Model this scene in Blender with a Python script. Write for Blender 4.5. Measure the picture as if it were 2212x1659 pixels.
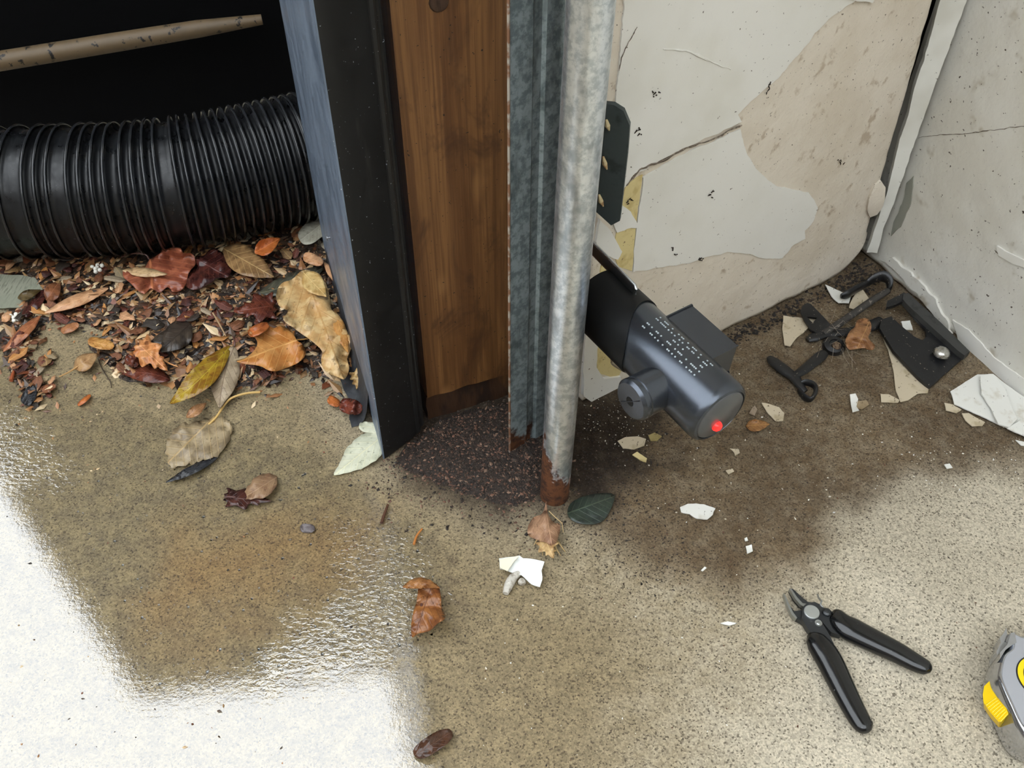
import bpy, bmesh, math, random
import numpy as np
from math import sin, cos, pi, radians, sqrt, atan2, exp
from mathutils import Vector, Matrix, noise
from mathutils.geometry import delaunay_2d_cdt

for o in list(bpy.data.objects):
    bpy.data.objects.remove(o, do_unlink=True)
SC = bpy.context.scene
COL = SC.collection
random.seed(7)

# ------------------------------------------------------------------ camera
F_PX, PITCH, CAM_H, CX, CY = 2000.0, radians(46.0), 0.70, 1106.0, 829.5
CP, SP = cos(PITCH), sin(PITCH)
cam_d = bpy.data.cameras.new('camera')
cam_d.sensor_width = 36.0
cam_d.lens = 36.0 * F_PX / 2212.0
cam_d.clip_start = 0.01
cam_d.clip_end = 60
cam = bpy.data.objects.new('camera', cam_d)
COL.objects.link(cam)
cam.location = (0, 0, CAM_H)
cam.rotation_euler = (pi / 2 - PITCH, 0, 0)
SC.camera = cam

# ------------------------------------------------------------------ sky, exposure
world = bpy.data.worlds.new('overcast_sky')
SC.world = world
world.use_nodes = True
bg = world.node_tree.nodes['Background']
bg.inputs['Color'].default_value = (0.90, 0.955, 1.0, 1)
bg.inputs['Strength'].default_value = 2.9
SC.view_settings.view_transform = 'Standard'
SC.view_settings.look = 'None'
SC.view_settings.exposure = 0.42
SC.view_settings.gamma = 1.0
SC.view_settings.use_curve_mapping = False
SC.cycles.max_bounces = 4
SC.cycles.diffuse_bounces = 2
SC.cycles.use_adaptive_sampling = True
SC.cycles.adaptive_threshold = 0.09
SC.cycles.adaptive_min_samples = 12
SC.cycles.caustics_reflective = False
SC.cycles.caustics_refractive = False
SC.cycles.use_denoising = True

# ------------------------------------------------------------------ pixel of the photograph -> place on the ground / on a plane
def ray(px, py):
    u, v = (px - CX) / F_PX, (py - CY) / F_PX
    return Vector((u, CP - v * SP, -(SP + v * CP)))
def G(px, py, z=0.0):
    d = ray(px, py)
    t = (z - CAM_H) / d.z
    return Vector((d.x * t, d.y * t, z))
def onplane(px, py, p0, n):
    d = ray(px, py)
    c = Vector((0, 0, CAM_H))
    t = (Vector(p0) - c).dot(n) / d.dot(n)
    return c + d * t
def atY(px, py, Y):
    d = ray(px, py)
    return Vector((0, 0, CAM_H)) + d * (Y / d.y)
def pix(p):
    dy, dz = p[1], p[2] - CAM_H
    dep = dy * CP - dz * SP
    return CX + F_PX * p[0] / dep, CY - F_PX * (dy * SP + dz * CP) / dep
def mpp(px, py, z=0):                       # metres per pixel there
    d = ray(px, py)
    return (z - CAM_H) / d.z / F_PX

def S(r, g, b):
    f = lambda c: c / 12.92 if c <= 0.04045 else ((c + 0.055) / 1.055) ** 2.4
    return (f(r / 255.0), f(g / 255.0), f(b / 255.0))

# ------------------------------------------------------------------ materials
MATS = {}
def nd(t, kind, **kw):
    n = t.nodes.new(kind)
    for k, v in kw.items():
        if k in n.inputs:
            n.inputs[k].default_value = v
        else:
            setattr(n, k, v)
    return n
def mixc(t, fac, a, b):
    m = t.nodes.new('ShaderNodeMix')
    m.data_type = 'RGBA'
    for sock, val in ((m.inputs[0], fac), (m.inputs[6], a), (m.inputs[7], b)):
        if isinstance(val, bpy.types.NodeSocket):
            t.links.new(val, sock)
        elif isinstance(val, (int, float)):
            sock.default_value = val
        else:
            sock.default_value = (*val, 1)
    return m.outputs[2]
def ramp(t, sock, lo, hi, a=0.0, b=1.0):
    m = t.nodes.new('ShaderNodeMapRange')
    m.interpolation_type = 'SMOOTHSTEP'
    m.inputs[1].default_value = lo
    m.inputs[2].default_value = hi
    m.inputs[3].default_value = a
    m.inputs[4].default_value = b
    t.links.new(sock, m.inputs[0])
    return m.outputs[0]
def mth(t, op, a, b=None):
    m = t.nodes.new('ShaderNodeMath')
    m.operation = op
    for i, v in enumerate((a, b)):
        if v is None:
            continue
        if isinstance(v, bpy.types.NodeSocket):
            t.links.new(v, m.inputs[i])
        else:
            m.inputs[i].default_value = v
    return m.outputs[0]
def coords(t, stretch=(1, 1, 1), rnd=True):
    tc = t.nodes.new('ShaderNodeTexCoord')
    mp = t.nodes.new('ShaderNodeMapping')
    t.links.new(tc.outputs['Object'], mp.inputs['Vector'])
    mp.inputs['Scale'].default_value = stretch
    return mp.outputs[0]
def noise_n(t, vec, scale, detail=3, rough=0.6, dist=0.0):
    n = nd(t, 'ShaderNodeTexNoise', Scale=scale, Detail=detail, Roughness=rough, Distortion=dist)
    t.links.new(vec, n.inputs['Vector'])
    return n.outputs['Fac']
def newmat(name):
    m = bpy.data.materials.new(name)
    m.use_nodes = True
    t = m.node_tree
    return m, t, t.nodes['Principled BSDF']
def M(name, col, rough=0.5, metal=0.0, layers=(), bump=None, spec=0.5, coat=0.0, rvar=None, emit=None, trans=0.0, ior=1.5):
    """layers: (scale, lo, hi, colour[, stretch[, detail]]) noise patches laid over the base colour"""
    if name in MATS:
        return MATS[name]
    m, t, b = newmat(name)
    c = None
    for L in layers:
        st = L[4] if len(L) > 4 and L[4] else (1, 1, 1)
        f = ramp(t, noise_n(t, coords(t, st), L[0], L[5] if len(L) > 5 else 3), L[1], L[2])
        c = mixc(t, f, c if c is not None else col, L[3])
    if c is not None:
        t.links.new(c, b.inputs['Base Color'])
    else:
        b.inputs['Base Color'].default_value = (*col, 1)
    b.inputs['Roughness'].default_value = rough
    b.inputs['Metallic'].default_value = metal
    b.inputs['Specular IOR Level'].default_value = spec
    b.inputs['Coat Weight'].default_value = coat
    b.inputs['Coat Roughness'].default_value = 0.08
    b.inputs['Transmission Weight'].default_value = trans
    b.inputs['IOR'].default_value = ior
    if emit:
        b.inputs['Emission Color'].default_value = (*emit[0], 1)
        b.inputs['Emission Strength'].default_value = emit[1]
    if rvar:
        f = ramp(t, noise_n(t, coords(t), rvar[0]), 0.35, 0.65, rvar[1], rvar[2])
        t.links.new(f, b.inputs['Roughness'])
    if bump:
        st = bump[3] if len(bump) > 3 else (1, 1, 1)
        bn = nd(t, 'ShaderNodeBump', Strength=bump[1], Distance=bump[2])
        t.links.new(noise_n(t, coords(t, st), bump[0], 3), bn.inputs['Height'])
        t.links.new(bn.outputs[0], b.inputs['Normal'])
    MATS[name] = m
    return m

# ------------------------------------------------------------------ objects
OFF = {}
def put(name, verts, faces, mat, parent=None, smooth=True, uv=None, origin=None, sharp=None):
    V = np.array([tuple(v) for v in verts], dtype=float)
    if parent is not None:
        off = OFF[parent]
    elif origin is not None:
        off = np.array(origin, float)
    else:
        off = np.array([(V[:, 0].min() + V[:, 0].max()) / 2, (V[:, 1].min() + V[:, 1].max()) / 2, V[:, 2].min()])
    me = bpy.data.meshes.new(name)
    me.from_pydata((V - off).tolist(), [], [tuple(f) for f in faces])
    me.materials.append(mat)
    if smooth:
        me.polygons.foreach_set('use_smooth', [True] * len(me.polygons))
    if uv is not None:
        ul = me.uv_layers.new(name='UVMap')
        li = np.empty(len(me.loops), dtype=np.int32)
        me.loops.foreach_get('vertex_index', li)
        ul.data.foreach_set('uv', np.array(uv, dtype=np.float32)[li].ravel())
    if sharp is not None:
        me.set_sharp_from_angle(angle=radians(sharp))
    me.update()
    o = bpy.data.objects.new(name, me)
    COL.objects.link(o)
    if parent is not None:
        o.parent = parent
    else:
        o.location = off
    OFF[o] = off
    return o
def empty(name, loc):
    o = bpy.data.objects.new(name, None)
    COL.objects.link(o)
    o.location = loc
    o.empty_display_size = 0.01
    OFF[o] = np.array(tuple(loc), float)
    return o
def tag(o, label=None, cat=None, group=None, kind=None):
    if label: o['label'] = label
    if cat: o['category'] = cat
    if group: o['group'] = group
    if kind: o['kind'] = kind
    return o

class MB:
    def __init__(s):
        s.v, s.f = [], []
    def add(s, v, f):
        k = len(s.v)
        s.v += [tuple(p) for p in v]
        s.f += [tuple(i + k for i in q) for q in f]
        return s
    def box(s, c, size, mat=None):
        h = [a / 2 for a in size]
        v = [Vector((x * h[0], y * h[1], z * h[2])) for x in (-1, 1) for y in (-1, 1) for z in (-1, 1)]
        v = [(mat @ p if mat else p) + Vector(c) for p in v]
        return s.add(v, [(0, 1, 3, 2), (4, 6, 7, 5), (0, 4, 5, 1), (2, 3, 7, 6), (0, 2, 6, 4), (1, 5, 7, 3)])
    def tube(s, path, rad, n=12, caps=True, squash=None, up=None):
        """path of points, rad number or list; squash = (along-side factor, along-up factor)"""
        P = [Vector(p) for p in path]
        R = rad if isinstance(rad, (list, tuple)) else [rad] * len(P)
        upv = Vector(up) if up else Vector((0, 0, 1))
        rings = []
        for i, p in enumerate(P):
            t = (P[min(i + 1, len(P) - 1)] - P[max(i - 1, 0)]).normalized()
            a = t.cross(upv)
            if a.length < 1e-4:
                a = t.cross(Vector((0.3, 1, 0.1)))
            a.normalize()
            b = a.cross(t).normalized()
            sa, sb = squash if squash else (1, 1)
            rings.append([p + a * cos(2 * pi * k / n) * R[i] * sa + b * sin(2 * pi * k / n) * R[i] * sb for k in range(n)])
        v = [q for r in rings for q in r]
        f = []
        for i in range(len(P) - 1):
            for k in range(n):
                k2 = (k + 1) % n
                f.append((i * n + k, i * n + k2, (i + 1) * n + k2, (i + 1) * n + k))
        if caps:
            f.append(tuple(range(n))[::-1] if True else ())
            f.append(tuple((len(P) - 1) * n + k for k in range(n)))
        return s.add(v, f)
    def lathe(s, prof, mat, n=24):
        """prof: (r, h) points about local z, mat 4x4 places it"""
        v, f = [], []
        for r, h in prof:
            for k in range(n):
                v.append(mat @ Vector((r * cos(2 * pi * k / n), r * sin(2 * pi * k / n), h)))
        for i in range(len(prof) - 1):
            for k in range(n):
                k2 = (k + 1) % n
                f.append((i * n + k, i * n + k2, (i + 1) * n + k2, (i + 1) * n + k))
        if prof[0][0] > 1e-6:
            f.append(tuple(range(n))[::-1])
        if prof[-1][0] > 1e-6:
            f.append(tuple((len(prof) - 1) * n + k for k in range(n)))
        return s.add(v, f)
    def obj(s, name, mat, parent=None, smooth=True, sharp=40, **kw):
        return put(name, s.v, s.f, mat, parent, smooth, sharp=sharp if smooth else None, **kw)

def frame(origin, zaxis, xhint=(1, 0, 0)):
    z = Vector(zaxis).normalized()
    x = Vector(xhint)
    x = (x - z * x.dot(z)).normalized()
    y = z.cross(x)
    m = Matrix((x, y, z)).transposed().to_4x4()
    m.translation = Vector(origin)
    return m

def nz(x, y, z=0.0):
    return noise.noise(Vector((x, y, z)))
def catmull(P, n=6, closed=True):
    out, N = [], len(P)
    for i in range(N if closed else N - 1):
        g = lambda j: np.array(P[j % N] if closed else P[min(max(j, 0), N - 1)], float)
        a, b, c, d = g(i - 1), g(i), g(i + 1), g(i + 2)
        for k in range(n):
            t = k / n
            out.append(0.5 * (2 * b + (c - a) * t + (2 * a - 5 * b + 4 * c - d) * t * t + (3 * b - a - 3 * c + d) * t ** 3))
    if not closed:
        out.append(np.array(P[-1], float))
    return [tuple(q) for q in out]
def ragged(P, amp, step, seed=0.0):
    out, N = [], len(P)
    for i in range(N):
        a, b = np.array(P[i], float), np.array(P[(i + 1) % N], float)
        d = b - a
        L = np.hypot(*d)
        k = max(1, int(L / step))
        nrm = np.array((-d[1], d[0])) / max(L, 1e-9)
        for j in range(k):
            q = a + d * j / k
            out.append(tuple(q + nrm * amp * nz(q[0] / step * 0.45 + seed, q[1] / step * 0.45, seed * 3.1)))
    return out
def fill(poly, spacing, holes=()):
    """triangulate a polygon with inner points -> verts2d, tris, boundary loops"""
    V = [Vector(p[:2]) for p in poly]
    E = [(i, (i + 1) % len(poly)) for i in range(len(poly))]
    for h in holes:
        k = len(V)
        V += [Vector(p[:2]) for p in h]
        E += [(k + i, k + (i + 1) % len(h)) for i in range(len(h))]
    A = np.array([p[:2] for p in poly], float)
    x0, y0 = A.min(0)
    x1, y1 = A.max(0)
    j = 0
    y = y0 + spacing * 0.6
    B = np.roll(A, -1, 0)
    while y < y1:
        x = x0 + spacing * (0.6 if j % 2 else 0.1)
        while x < x1:
            if inside(x, y, A, B) and edge_d(x, y, A, B) > spacing * 0.4:
                V.append(Vector((x, y)))
            x += spacing
        y += spacing * 0.87
        j += 1
    r = delaunay_2d_cdt(V, E, [], 1, 1e-7)
    v2, tris = r[0], [f for f in r[2]]
    if holes:
        HP = [np.array([p[:2] for p in h], float) for h in holes]
        tris = [f for f in tris if not any(inside(*(sum((v2[i] for i in f), Vector((0, 0))) / len(f)), h, np.roll(h, -1, 0)) for h in HP)]
    return v2, tris
def inside(x, y, A, B):
    c = ((A[:, 1] > y) != (B[:, 1] > y))
    with np.errstate(divide='ignore', invalid='ignore'):
        xi = (B[:, 0] - A[:, 0]) * (y - A[:, 1]) / (B[:, 1] - A[:, 1]) + A[:, 0]
    return bool(np.count_nonzero(c & (x < xi)) % 2)
def edge_d(x, y, A, B):
    d = B - A
    L = (d * d).sum(1) + 1e-12
    t = np.clip(((x - A[:, 0]) * d[:, 0] + (y - A[:, 1]) * d[:, 1]) / L, 0, 1)
    return float(np.hypot(A[:, 0] + t * d[:, 0] - x, A[:, 1] + t * d[:, 1] - y).min())
def slab_mesh(v2, tris, top, bottom):
    """top/bottom: functions of the 2d point -> 3d. returns verts, faces with the rim closed"""
    n = len(v2)
    T = [Vector(top(p[0], p[1])) for p in v2]
    Bm = [Vector(bottom(p[0], p[1])) for p in v2]
    cnt = {}
    for f in tris:
        for i in range(len(f)):
            a, b = f[i], f[(i + 1) % len(f)]
            cnt[(a, b)] = cnt.get((a, b), 0) + 1
    faces = [tuple(f) for f in tris] + [tuple(i + n for i in reversed(f)) for f in tris]
    for (a, b) in list(cnt):
        if (b, a) not in cnt:
            faces.append((b, a, a + n, b + n))
    # make sure the top faces look up / outwards
    f0 = tris[0]
    nv = (T[f0[1]] - T[f0[0]]).cross(T[f0[2]] - T[f0[0]])
    dv = T[f0[0]] - Bm[f0[0]]
    if nv.dot(dv) < 0:
        faces = [tuple(reversed(f)) for f in faces]
    return T + Bm, faces

# ================================================================== FLOOR
def pmask(PX, PY, poly, fade):
    A = np.array(poly, float)
    B = np.roll(A, -1, 0)
    ins = np.zeros(PX.shape, bool)
    dist = np.full(PX.shape, 1e9)
    for a, b in zip(A, B):
        c = (a[1] > PY) != (b[1] > PY)
        xi = (b[0] - a[0]) * (PY - a[1]) / ((b[1] - a[1]) or 1e-9) + a[0]
        ins ^= c & (PX < xi)
        d = b - a
        t = np.clip(((PX - a[0]) * d[0] + (PY - a[1]) * d[1]) / (d @ d + 1e-9), 0, 1)
        dist = np.minimum(dist, np.hypot(a[0] + t * d[0] - PX, a[1] + t * d[1] - PY))
    sd = np.where(ins, dist, -dist)
    x = np.clip(sd / fade * 0.5 + 0.5, 0, 1)
    return x * x * (3 - 2 * x)

xs = np.concatenate([np.linspace(-7, -1.1, 10)[:-1], np.arange(-1.1, 0.85, 0.006), np.linspace(0.85, 7, 10)])
ys = np.concatenate([np.linspace(-6, 0.12, 10)[:-1], np.arange(0.12, 1.35, 0.006), np.linspace(1.36, 8, 10)])
XX, YY = np.meshgrid(xs, ys)
nx, ny = len(xs), len(ys)
fv = np.stack([XX.ravel(), YY.ravel(), np.zeros(XX.size)], 1)
ff = [(j * nx + i, j * nx + i + 1, (j + 1) * nx + i + 1, (j + 1) * nx + i) for j in range(ny - 1) for i in range(nx - 1)]
Yc = np.maximum(fv[:, 1], 0.12)
dep = Yc * CP + CAM_H * SP
PX = CX + F_PX * fv[:, 0] / dep
PY = CY - F_PX * (Yc * SP - CAM_H * CP) / dep
wob = np.array([nz(x * 14, y * 14, 3.3) * 60 + nz(x * 45, y * 45, 9.1) * 30 for x, y in zip(fv[:, 0], Yc)])
film = pmask(PX + wob, PY + wob * 0.4, [(-3000, 640), (-400, 660), (0, 780), (200, 860), (450, 930), (640, 960), (760, 1040), (860, 1110), (960, 1160),
     (1000, 1290), (935, 1380), (930, 1480), (960, 1700), (940, 2500), (-3000, 2500)], 70)
film2 = pmask(PX + wob, PY + wob, [(-3000, 500), (700, 600), (850, 1000), (1090, 1150), (1330, 1280), (1400, 1450), (1300, 1700), (1300, 2500), (-3000, 2500)], 160)
damp = pmask(PX + wob * 0.8, PY + wob * 0.5, [(900, 500), (1700, 500), (3000, 500), (3000, 980), (2212, 1015), (1990, 1040), (1850, 1105), (1780, 1150), (1740, 1235),
     (1600, 1290), (1420, 1250), (1330, 1180), (1240, 1120), (1180, 1100), (900, 1060), (820, 950)], 55)
mid = pmask(PX + wob, PY + wob, [(900, 900), (1760, 1150), (1740, 1280), (1660, 1420), (1560, 1560), (1560, 2200), (700, 2200), (700, 1000)], 200)
dirt = pmask(PX + wob * 1.3, PY + wob * 1.1, [(820, 860), (1000, 800), (1240, 830), (1480, 860), (1440, 960), (1400, 1040), (1330, 1110), (1210, 1130), (1060, 1120), (930, 1070), (850, 1020)], 70)
rust = pmask(PX + wob, PY + wob, [(440, 1180), (700, 1120), (830, 1150), (700, 1260), (560, 1330), (330, 1380), (300, 1290)], 110)
ripple = pmask(PX + wob, PY + wob, [(700, 1090), (960, 1150), (1000, 1290), (940, 1390), (740, 1440), (560, 1470), (600, 1380), (720, 1250)], 90)
ripple = np.maximum(ripple, 0.7 * pmask(PX + wob, PY + wob, [(-200, 840), (120, 880), (190, 1010), (170, 1090), (60, 1060), (-200, 1010)], 60))
fl = put('floor', fv, ff, bpy.data.materials.new('x'), origin=(0, 0, 0))
for an, chans in (('mask', (film, damp, dirt, ripple)), ('mask2', (film2, mid, rust, rust))):
    at = fl.data.attributes.new(an, 'FLOAT_COLOR', 'POINT')
    at.data.foreach_set('color', np.stack(chans, 1).astype(np.float32).ravel())
m, t, b = newmat('wet_concrete')
fl.data.materials[0] = m
a1 = nd(t, 'ShaderNodeAttribute', attribute_name='mask')
a2 = nd(t, 'ShaderNodeAttribute', attribute_name='mask2')
s1 = nd(t, 'ShaderNodeSeparateColor'); t.links.new(a1.outputs['Color'], s1.inputs[0])
s2 = nd(t, 'ShaderNodeSeparateColor'); t.links.new(a2.outputs['Color'], s2.inputs[0])
mF, mD, mK, mR = s1.outputs[0], s1.outputs[1], s1.outputs[2], a1.outputs['Alpha']
mF2, mM, mO = s2.outputs[0], s2.outputs[1], s2.outputs[2]
vc = coords(t)
vo = nd(t, 'ShaderNodeTexVoronoi', Scale=760.0); t.links.new(vc, vo.inputs['Vector'])
vs = nd(t, 'ShaderNodeSeparateColor'); t.links.new(vo.outputs['Color'], vs.inputs[0])
nA, nB, nC = vs.outputs[0], noise_n(t, vc, 60, 4, 0.7), noise_n(t, vc, 9, 2, 0.6)
nD = noise_n(t, vc, 270, 3, 0.75)
base = mixc(t, ramp(t, nC, 0.3, 0.7), S(194, 184, 164), S(178, 168, 148))
base = mixc(t, mth(t, 'MULTIPLY', mM, ramp(t, nB, 0.25, 0.75, 0.55, 1.0)), base, S(150, 136, 109))
base = mixc(t, mF2, base, mixc(t, ramp(t, nB, 0.35, 0.7), S(142, 126, 96), S(124, 110, 84)))
base = mixc(t, mth(t, 'MULTIPLY', mF, 0.8), base, mixc(t, ramp(t, nB, 0.35, 0.65), S(142, 126, 92), S(118, 105, 80)))
base = mixc(t, mth(t, 'MULTIPLY', mO, 0.5), base, S(150, 112, 62))
base = mixc(t, mth(t, 'MULTIPLY', mD, ramp(t, nB, 0.2, 0.7, 0.75, 1.0)), base, mixc(t, ramp(t, nC, 0.35, 0.65), S(112, 95, 72), S(92, 76, 56)))
base = mixc(t, mth(t, 'MULTIPLY', mK, ramp(t, nB, 0.25, 0.6, 0.75, 1.0)), base, S(44, 36, 30))
# aggregate: pale and dark grains
gr = mth(t, 'ADD', mth(t, 'MULTIPLY', nA, 0.62), 0.66)
gx = nd(t, 'ShaderNodeVectorMath', operation='SCALE'); t.links.new(base, gx.inputs[0]); t.links.new(gr, gx.inputs['Scale'])
base = mixc(t, ramp(t, nA, 0.12, 0.03, 0, 0.55), gx.outputs[0], S(58, 48, 38))
spk = mth(t, 'MULTIPLY', ramp(t, nD, 0.57, 0.66), ramp(t, mth(t, 'ADD', mD, mM), 0.0, 1.0, 0.3, 1.0))
base = mixc(t, mth(t, 'MULTIPLY', spk, 0.6), base, S(62, 50, 40))
t.links.new(base, b.inputs['Base Color'])
rg = mth(t, 'SUBTRACT', 0.85, mth(t, 'MULTIPLY', mF2, 0.35))
t.links.new(rg, b.inputs['Roughness'])
b.inputs['Specular IOR Level'].default_value = 0.25
cw = mth(t, 'MULTIPLY', ramp(t, mth(t, 'ADD', mF, mth(t, 'MULTIPLY', mth(t, 'SUBTRACT', nB, 0.5), 0.9)), 0.35, 0.62), 1.0)
t.links.new(cw, b.inputs['Coat Weight'])
b.inputs['Coat IOR'].default_value = 2.5
b.inputs['Coat Roughness'].default_value = 0.02
bn = nd(t, 'ShaderNodeBump', Strength=0.55, Distance=0.0012)
t.links.new(nD, bn.inputs['Height'])
t.links.new(bn.outputs[0], b.inputs['Normal'])
vr = noise_n(t, coords(t, (1, 1.7, 1)), 150, 2, 0.6, 0.6)
cbh = mth(t, 'ADD', mth(t, 'MULTIPLY', vr, ramp(t, mR, 0, 1, 0.05, 1.0)), mth(t, 'ADD', mth(t, 'MULTIPLY', nD, 0.07), mth(t, 'MULTIPLY', nB, 0.12)))
cb = nd(t, 'ShaderNodeBump', Strength=0.35, Distance=0.0016)
t.links.new(cbh, cb.inputs['Height'])
t.links.new(cb.outputs[0], b.inputs['Coat Normal'])
tag(fl, kind='structure')

# ================================================================== WALLS
A0 = Vector((0.071, 0.649, 0)); A1 = Vector((0.430, 0.884, 0))
WD = (A1 - A0).normalized(); WN = Vector((WD.y, -WD.x, 0))          # back wall runs along WD, faces WN
C0 = Vector((0.433, 0.884, 0)); C1 = Vector((0.531, 0.658, 0))
RD = (C1 - C0).normalized(); RN = Vector((RD.y, -RD.x, 0))
def w_sz(px, py, off=0.0):
    p = onplane(px, py, A0 + WN * off, WN) - A0
    return (p.dot(WD), p.z)
def r_sz(px, py, off=0.0):
    p = onplane(px, py, C0 + RN * off, RN) - C0
    return (p.dot(RD), p.z)
def w_wob(s, z):
    return 0.0016 * nz(s * 9, z * 9, 1.7) + 0.0005 * nz(s * 60, z * 60, 5.0) + 0.004 * max(0, 0.05 - z) / 0.05 * (0.5 + nz(s * 12, 0, 2))
def w_pt(s, z, off=0.0):
    return A0 + WD * s + WN * (w_wob(s, z) + off) + Vector((0, 0, z))
def r_wob(s, z):
    return 0.0018 * nz(s * 8, z * 8, 21.7) + 0.0007 * nz(s * 45, z * 45, 25.0) + 0.003 * max(0, 0.03 - z) / 0.03 * (0.5 + nz(s * 20, 0, 8))
def r_pt(s, z, off=0.0):
    return C0 + RD * s + RN * (r_wob(s, z) + off) + Vector((0, 0, z))

M_beige = M('old_beige_plaster', S(230, 220, 204), 0.75, layers=[(14, 0.35, 0.7, S(218, 206, 187)), (60, 0.58, 0.72, S(194, 178, 156)), (330, 0.66, 0.72, S(92, 78, 62))], bump=(120, 0.6, 0.002))
M_white = M('white_wall_paint', S(238, 236, 229), 0.55, layers=[(10, 0.4, 0.75, S(228, 225, 214)), (260, 0.685, 0.73, S(88, 74, 62))], bump=(90, 0.25, 0.001))
M_rwall = M('grey_white_wall_paint', S(218, 214, 202), 0.6, layers=[(7, 0.35, 0.7, S(230, 228, 220)), (30, 0.6, 0.75, S(190, 182, 165)), (240, 0.665, 0.71, S(78, 68, 58))], bump=(70, 0.45, 0.002))
M_yellow = M('old_yellow_paint', S(226, 208, 150), 0.65, layers=[(60, 0.5, 0.7, S(206, 184, 124)), (200, 0.64, 0.7, S(120, 92, 66))], bump=(150, 0.4, 0.001))
M_dark = M('dark_cavity_brown', S(40, 30, 22), 0.9, layers=[(60, 0.5, 0.7, S(66, 48, 34))])
M_crack = M('grimy_crack', S(104, 92, 80), 0.9, layers=[(300, 0.5, 0.65, S(160, 148, 132))])

s_gap = w_sz(1872, 545)[0]
def gap_s(z):                                                       # right edge of the back wall, along the dark gap
    a, c = w_sz(1862, 560), w_sz(2024, 0)
    k = (z - a[1]) / (c[1] - a[1])
    return a[0] + (c[0] - a[0]) * max(min(k, 1), -0.2) + 0.0014 * nz(z * 60, 4.0)
def wall_base(s):
    return max(0.0, 0.004 + 0.004 * nz(s * 30, 7.7)) + 0.045 * max(0, min(1, (s - (s_gap - 0.05)) / 0.05)) ** 2
sl = np.linspace(0, 1, 96); zl = np.concatenate([np.linspace(0, 0.5, 110), [0.8, 1.4, 2.2]])
wv, wf = [], []
for z in zl:
    for k in sl:
        s = k * gap_s(min(z, 0.5))
        zz = z if z > 0.05 else wall_base(s) + z * (0.05 - wall_base(s)) / 0.05
        rnd_in = -0.006 * max(0, 1 - (gap_s(min(z, 0.5)) - s) / 0.012) ** 2
        wv.append(w_pt(s, zz, rnd_in))
n_ = len(sl)
for j in range(len(zl) - 1):
    for i in range(n_ - 1):
        wf.append((j * n_ + i, j * n_ + i + 1, (j + 1) * n_ + i + 1, (j + 1) * n_ + i))
nt = len(wv)
def back(off, i0):                                                  # close the wall into a slab
    pass
for i in range(n_):                                                 # bottom and end faces
    wv.append(Vector(wv[i]) - WN * 0.05)
for i in range(n_ - 1):
    wf.append((i, nt + i, nt + i + 1, i + 1))
k0 = len(wv)
for j in range(len(zl)):
    wv.append(Vector(wv[j * n_]) - WN * 0.05)
for j in range(len(zl) - 1):
    wf.append((j * n_, (j + 1) * n_, k0 + j + 1, k0 + j))
k1 = len(wv)
for j in range(len(zl)):
    wv.append(Vector(wv[j * n_ + n_ - 1]) - WN * 0.05)
for j in range(len(zl) - 1):
    wf.append((j * n_ + n_ - 1, k1 + j, k1 + j + 1, (j + 1) * n_ + n_ - 1))
WB = put('wall_back', wv, wf, M_beige, origin=tuple(A0))
tag(WB, kind='structure')
MB().box(A0 + WD * 0.29 - WN * 0.075 + Vector((0, 0, 1.1)), (0.52, 0.02, 2.2), Matrix.Rotation(atan2(WD.y, WD.x), 3, 'Z')).obj('backing', M_dark, WB, smooth=False)

def wall_sheet(name, pxpoly, mat, parent, conv, pt, thick, amp=2.2, step=7, spacing=0.008, seed=1.0, lift=None):
    P = [conv(*q) for q in ragged(pxpoly, amp, step, seed)]
    v2, tr = fill(P, spacing)
    V, Fc = slab_mesh(v2, tr, lambda s, z: pt(s, z, thick + (lift(s, z) if lift else 0)), lambda s, z: pt(s, z, -0.001))
    return put(name, V, Fc, mat, parent, sharp=35)
edge1 = [(1842, 2), (1816, 18), (1787, 40), (1758, 70), (1737, 101), (1684, 163), (1649, 193), (1614, 224), (1592, 246), (1600, 262), (1560, 280), (1500, 306), (1450, 330), (1405, 355), (1366, 376), (1348, 402), (1332, 420)]
wall_sheet('paint_layer', [(1348, -60), (1700, -60), (1900, -60), (1880, -30)] + edge1 + [(1322, 300), (1335, 150)], M_white, WB, w_sz, w_pt, 0.0016, amp=3, seed=2.0)
wall_sheet('paint_layer', [(1597, 278), (1603, 300), (1614, 334), (1632, 362), (1657, 387), (1679, 402), (1719, 411), (1745, 415), (1756, 430), (1765, 448), (1754, 475), (1737, 497),
     (1737, 514), (1715, 527), (1688, 556), (1653, 558), (1618, 547), (1570, 545), (1526, 554), (1486, 567), (1416, 578), (1365, 587), (1372, 505), (1387, 382), (1410, 368), (1450, 344), (1500, 320), (1560, 294)],
     M_white, WB, w_sz, w_pt, 0.0014, amp=3, seed=5.0)
wall_sheet('old_paint_layer', [(1352, 396), (1386, 376), (1371, 505), (1364, 586), (1335, 575), (1322, 540), (1335, 480)], M_yellow, WB, w_sz, w_pt, 0.0008, seed=8.0)
wall_sheet('old_paint_layer', [(1300, 560), (1330, 590), (1350, 700), (1340, 800), (1330, 815), (1290, 805), (1284, 700), (1290, 620)], M_yellow, WB, w_sz, w_pt, 0.0012, seed=9.0)
wall_sheet('paint_layer', [(1340, 440), (1360, 455), (1378, 490), (1352, 492), (1330, 500), (1318, 470)], M_white, WB, w_sz, w_pt, 0.0020, seed=11.0)
wall_sheet('paint_layer', [(1292, 470), (1318, 500), (1340, 540), (1330, 558), (1300, 545), (1284, 520)], M_white, WB, w_sz, w_pt, 0.0028, seed=12.0)
wall_sheet('paint_layer', [(1262, 690), (1290, 700), (1286, 790), (1300, 815), (1335, 808), (1338, 828), (1300, 850), (1272, 862), (1255, 850)], M_white, WB, w_sz, w_pt, 0.0035, seed=13.0)
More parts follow.
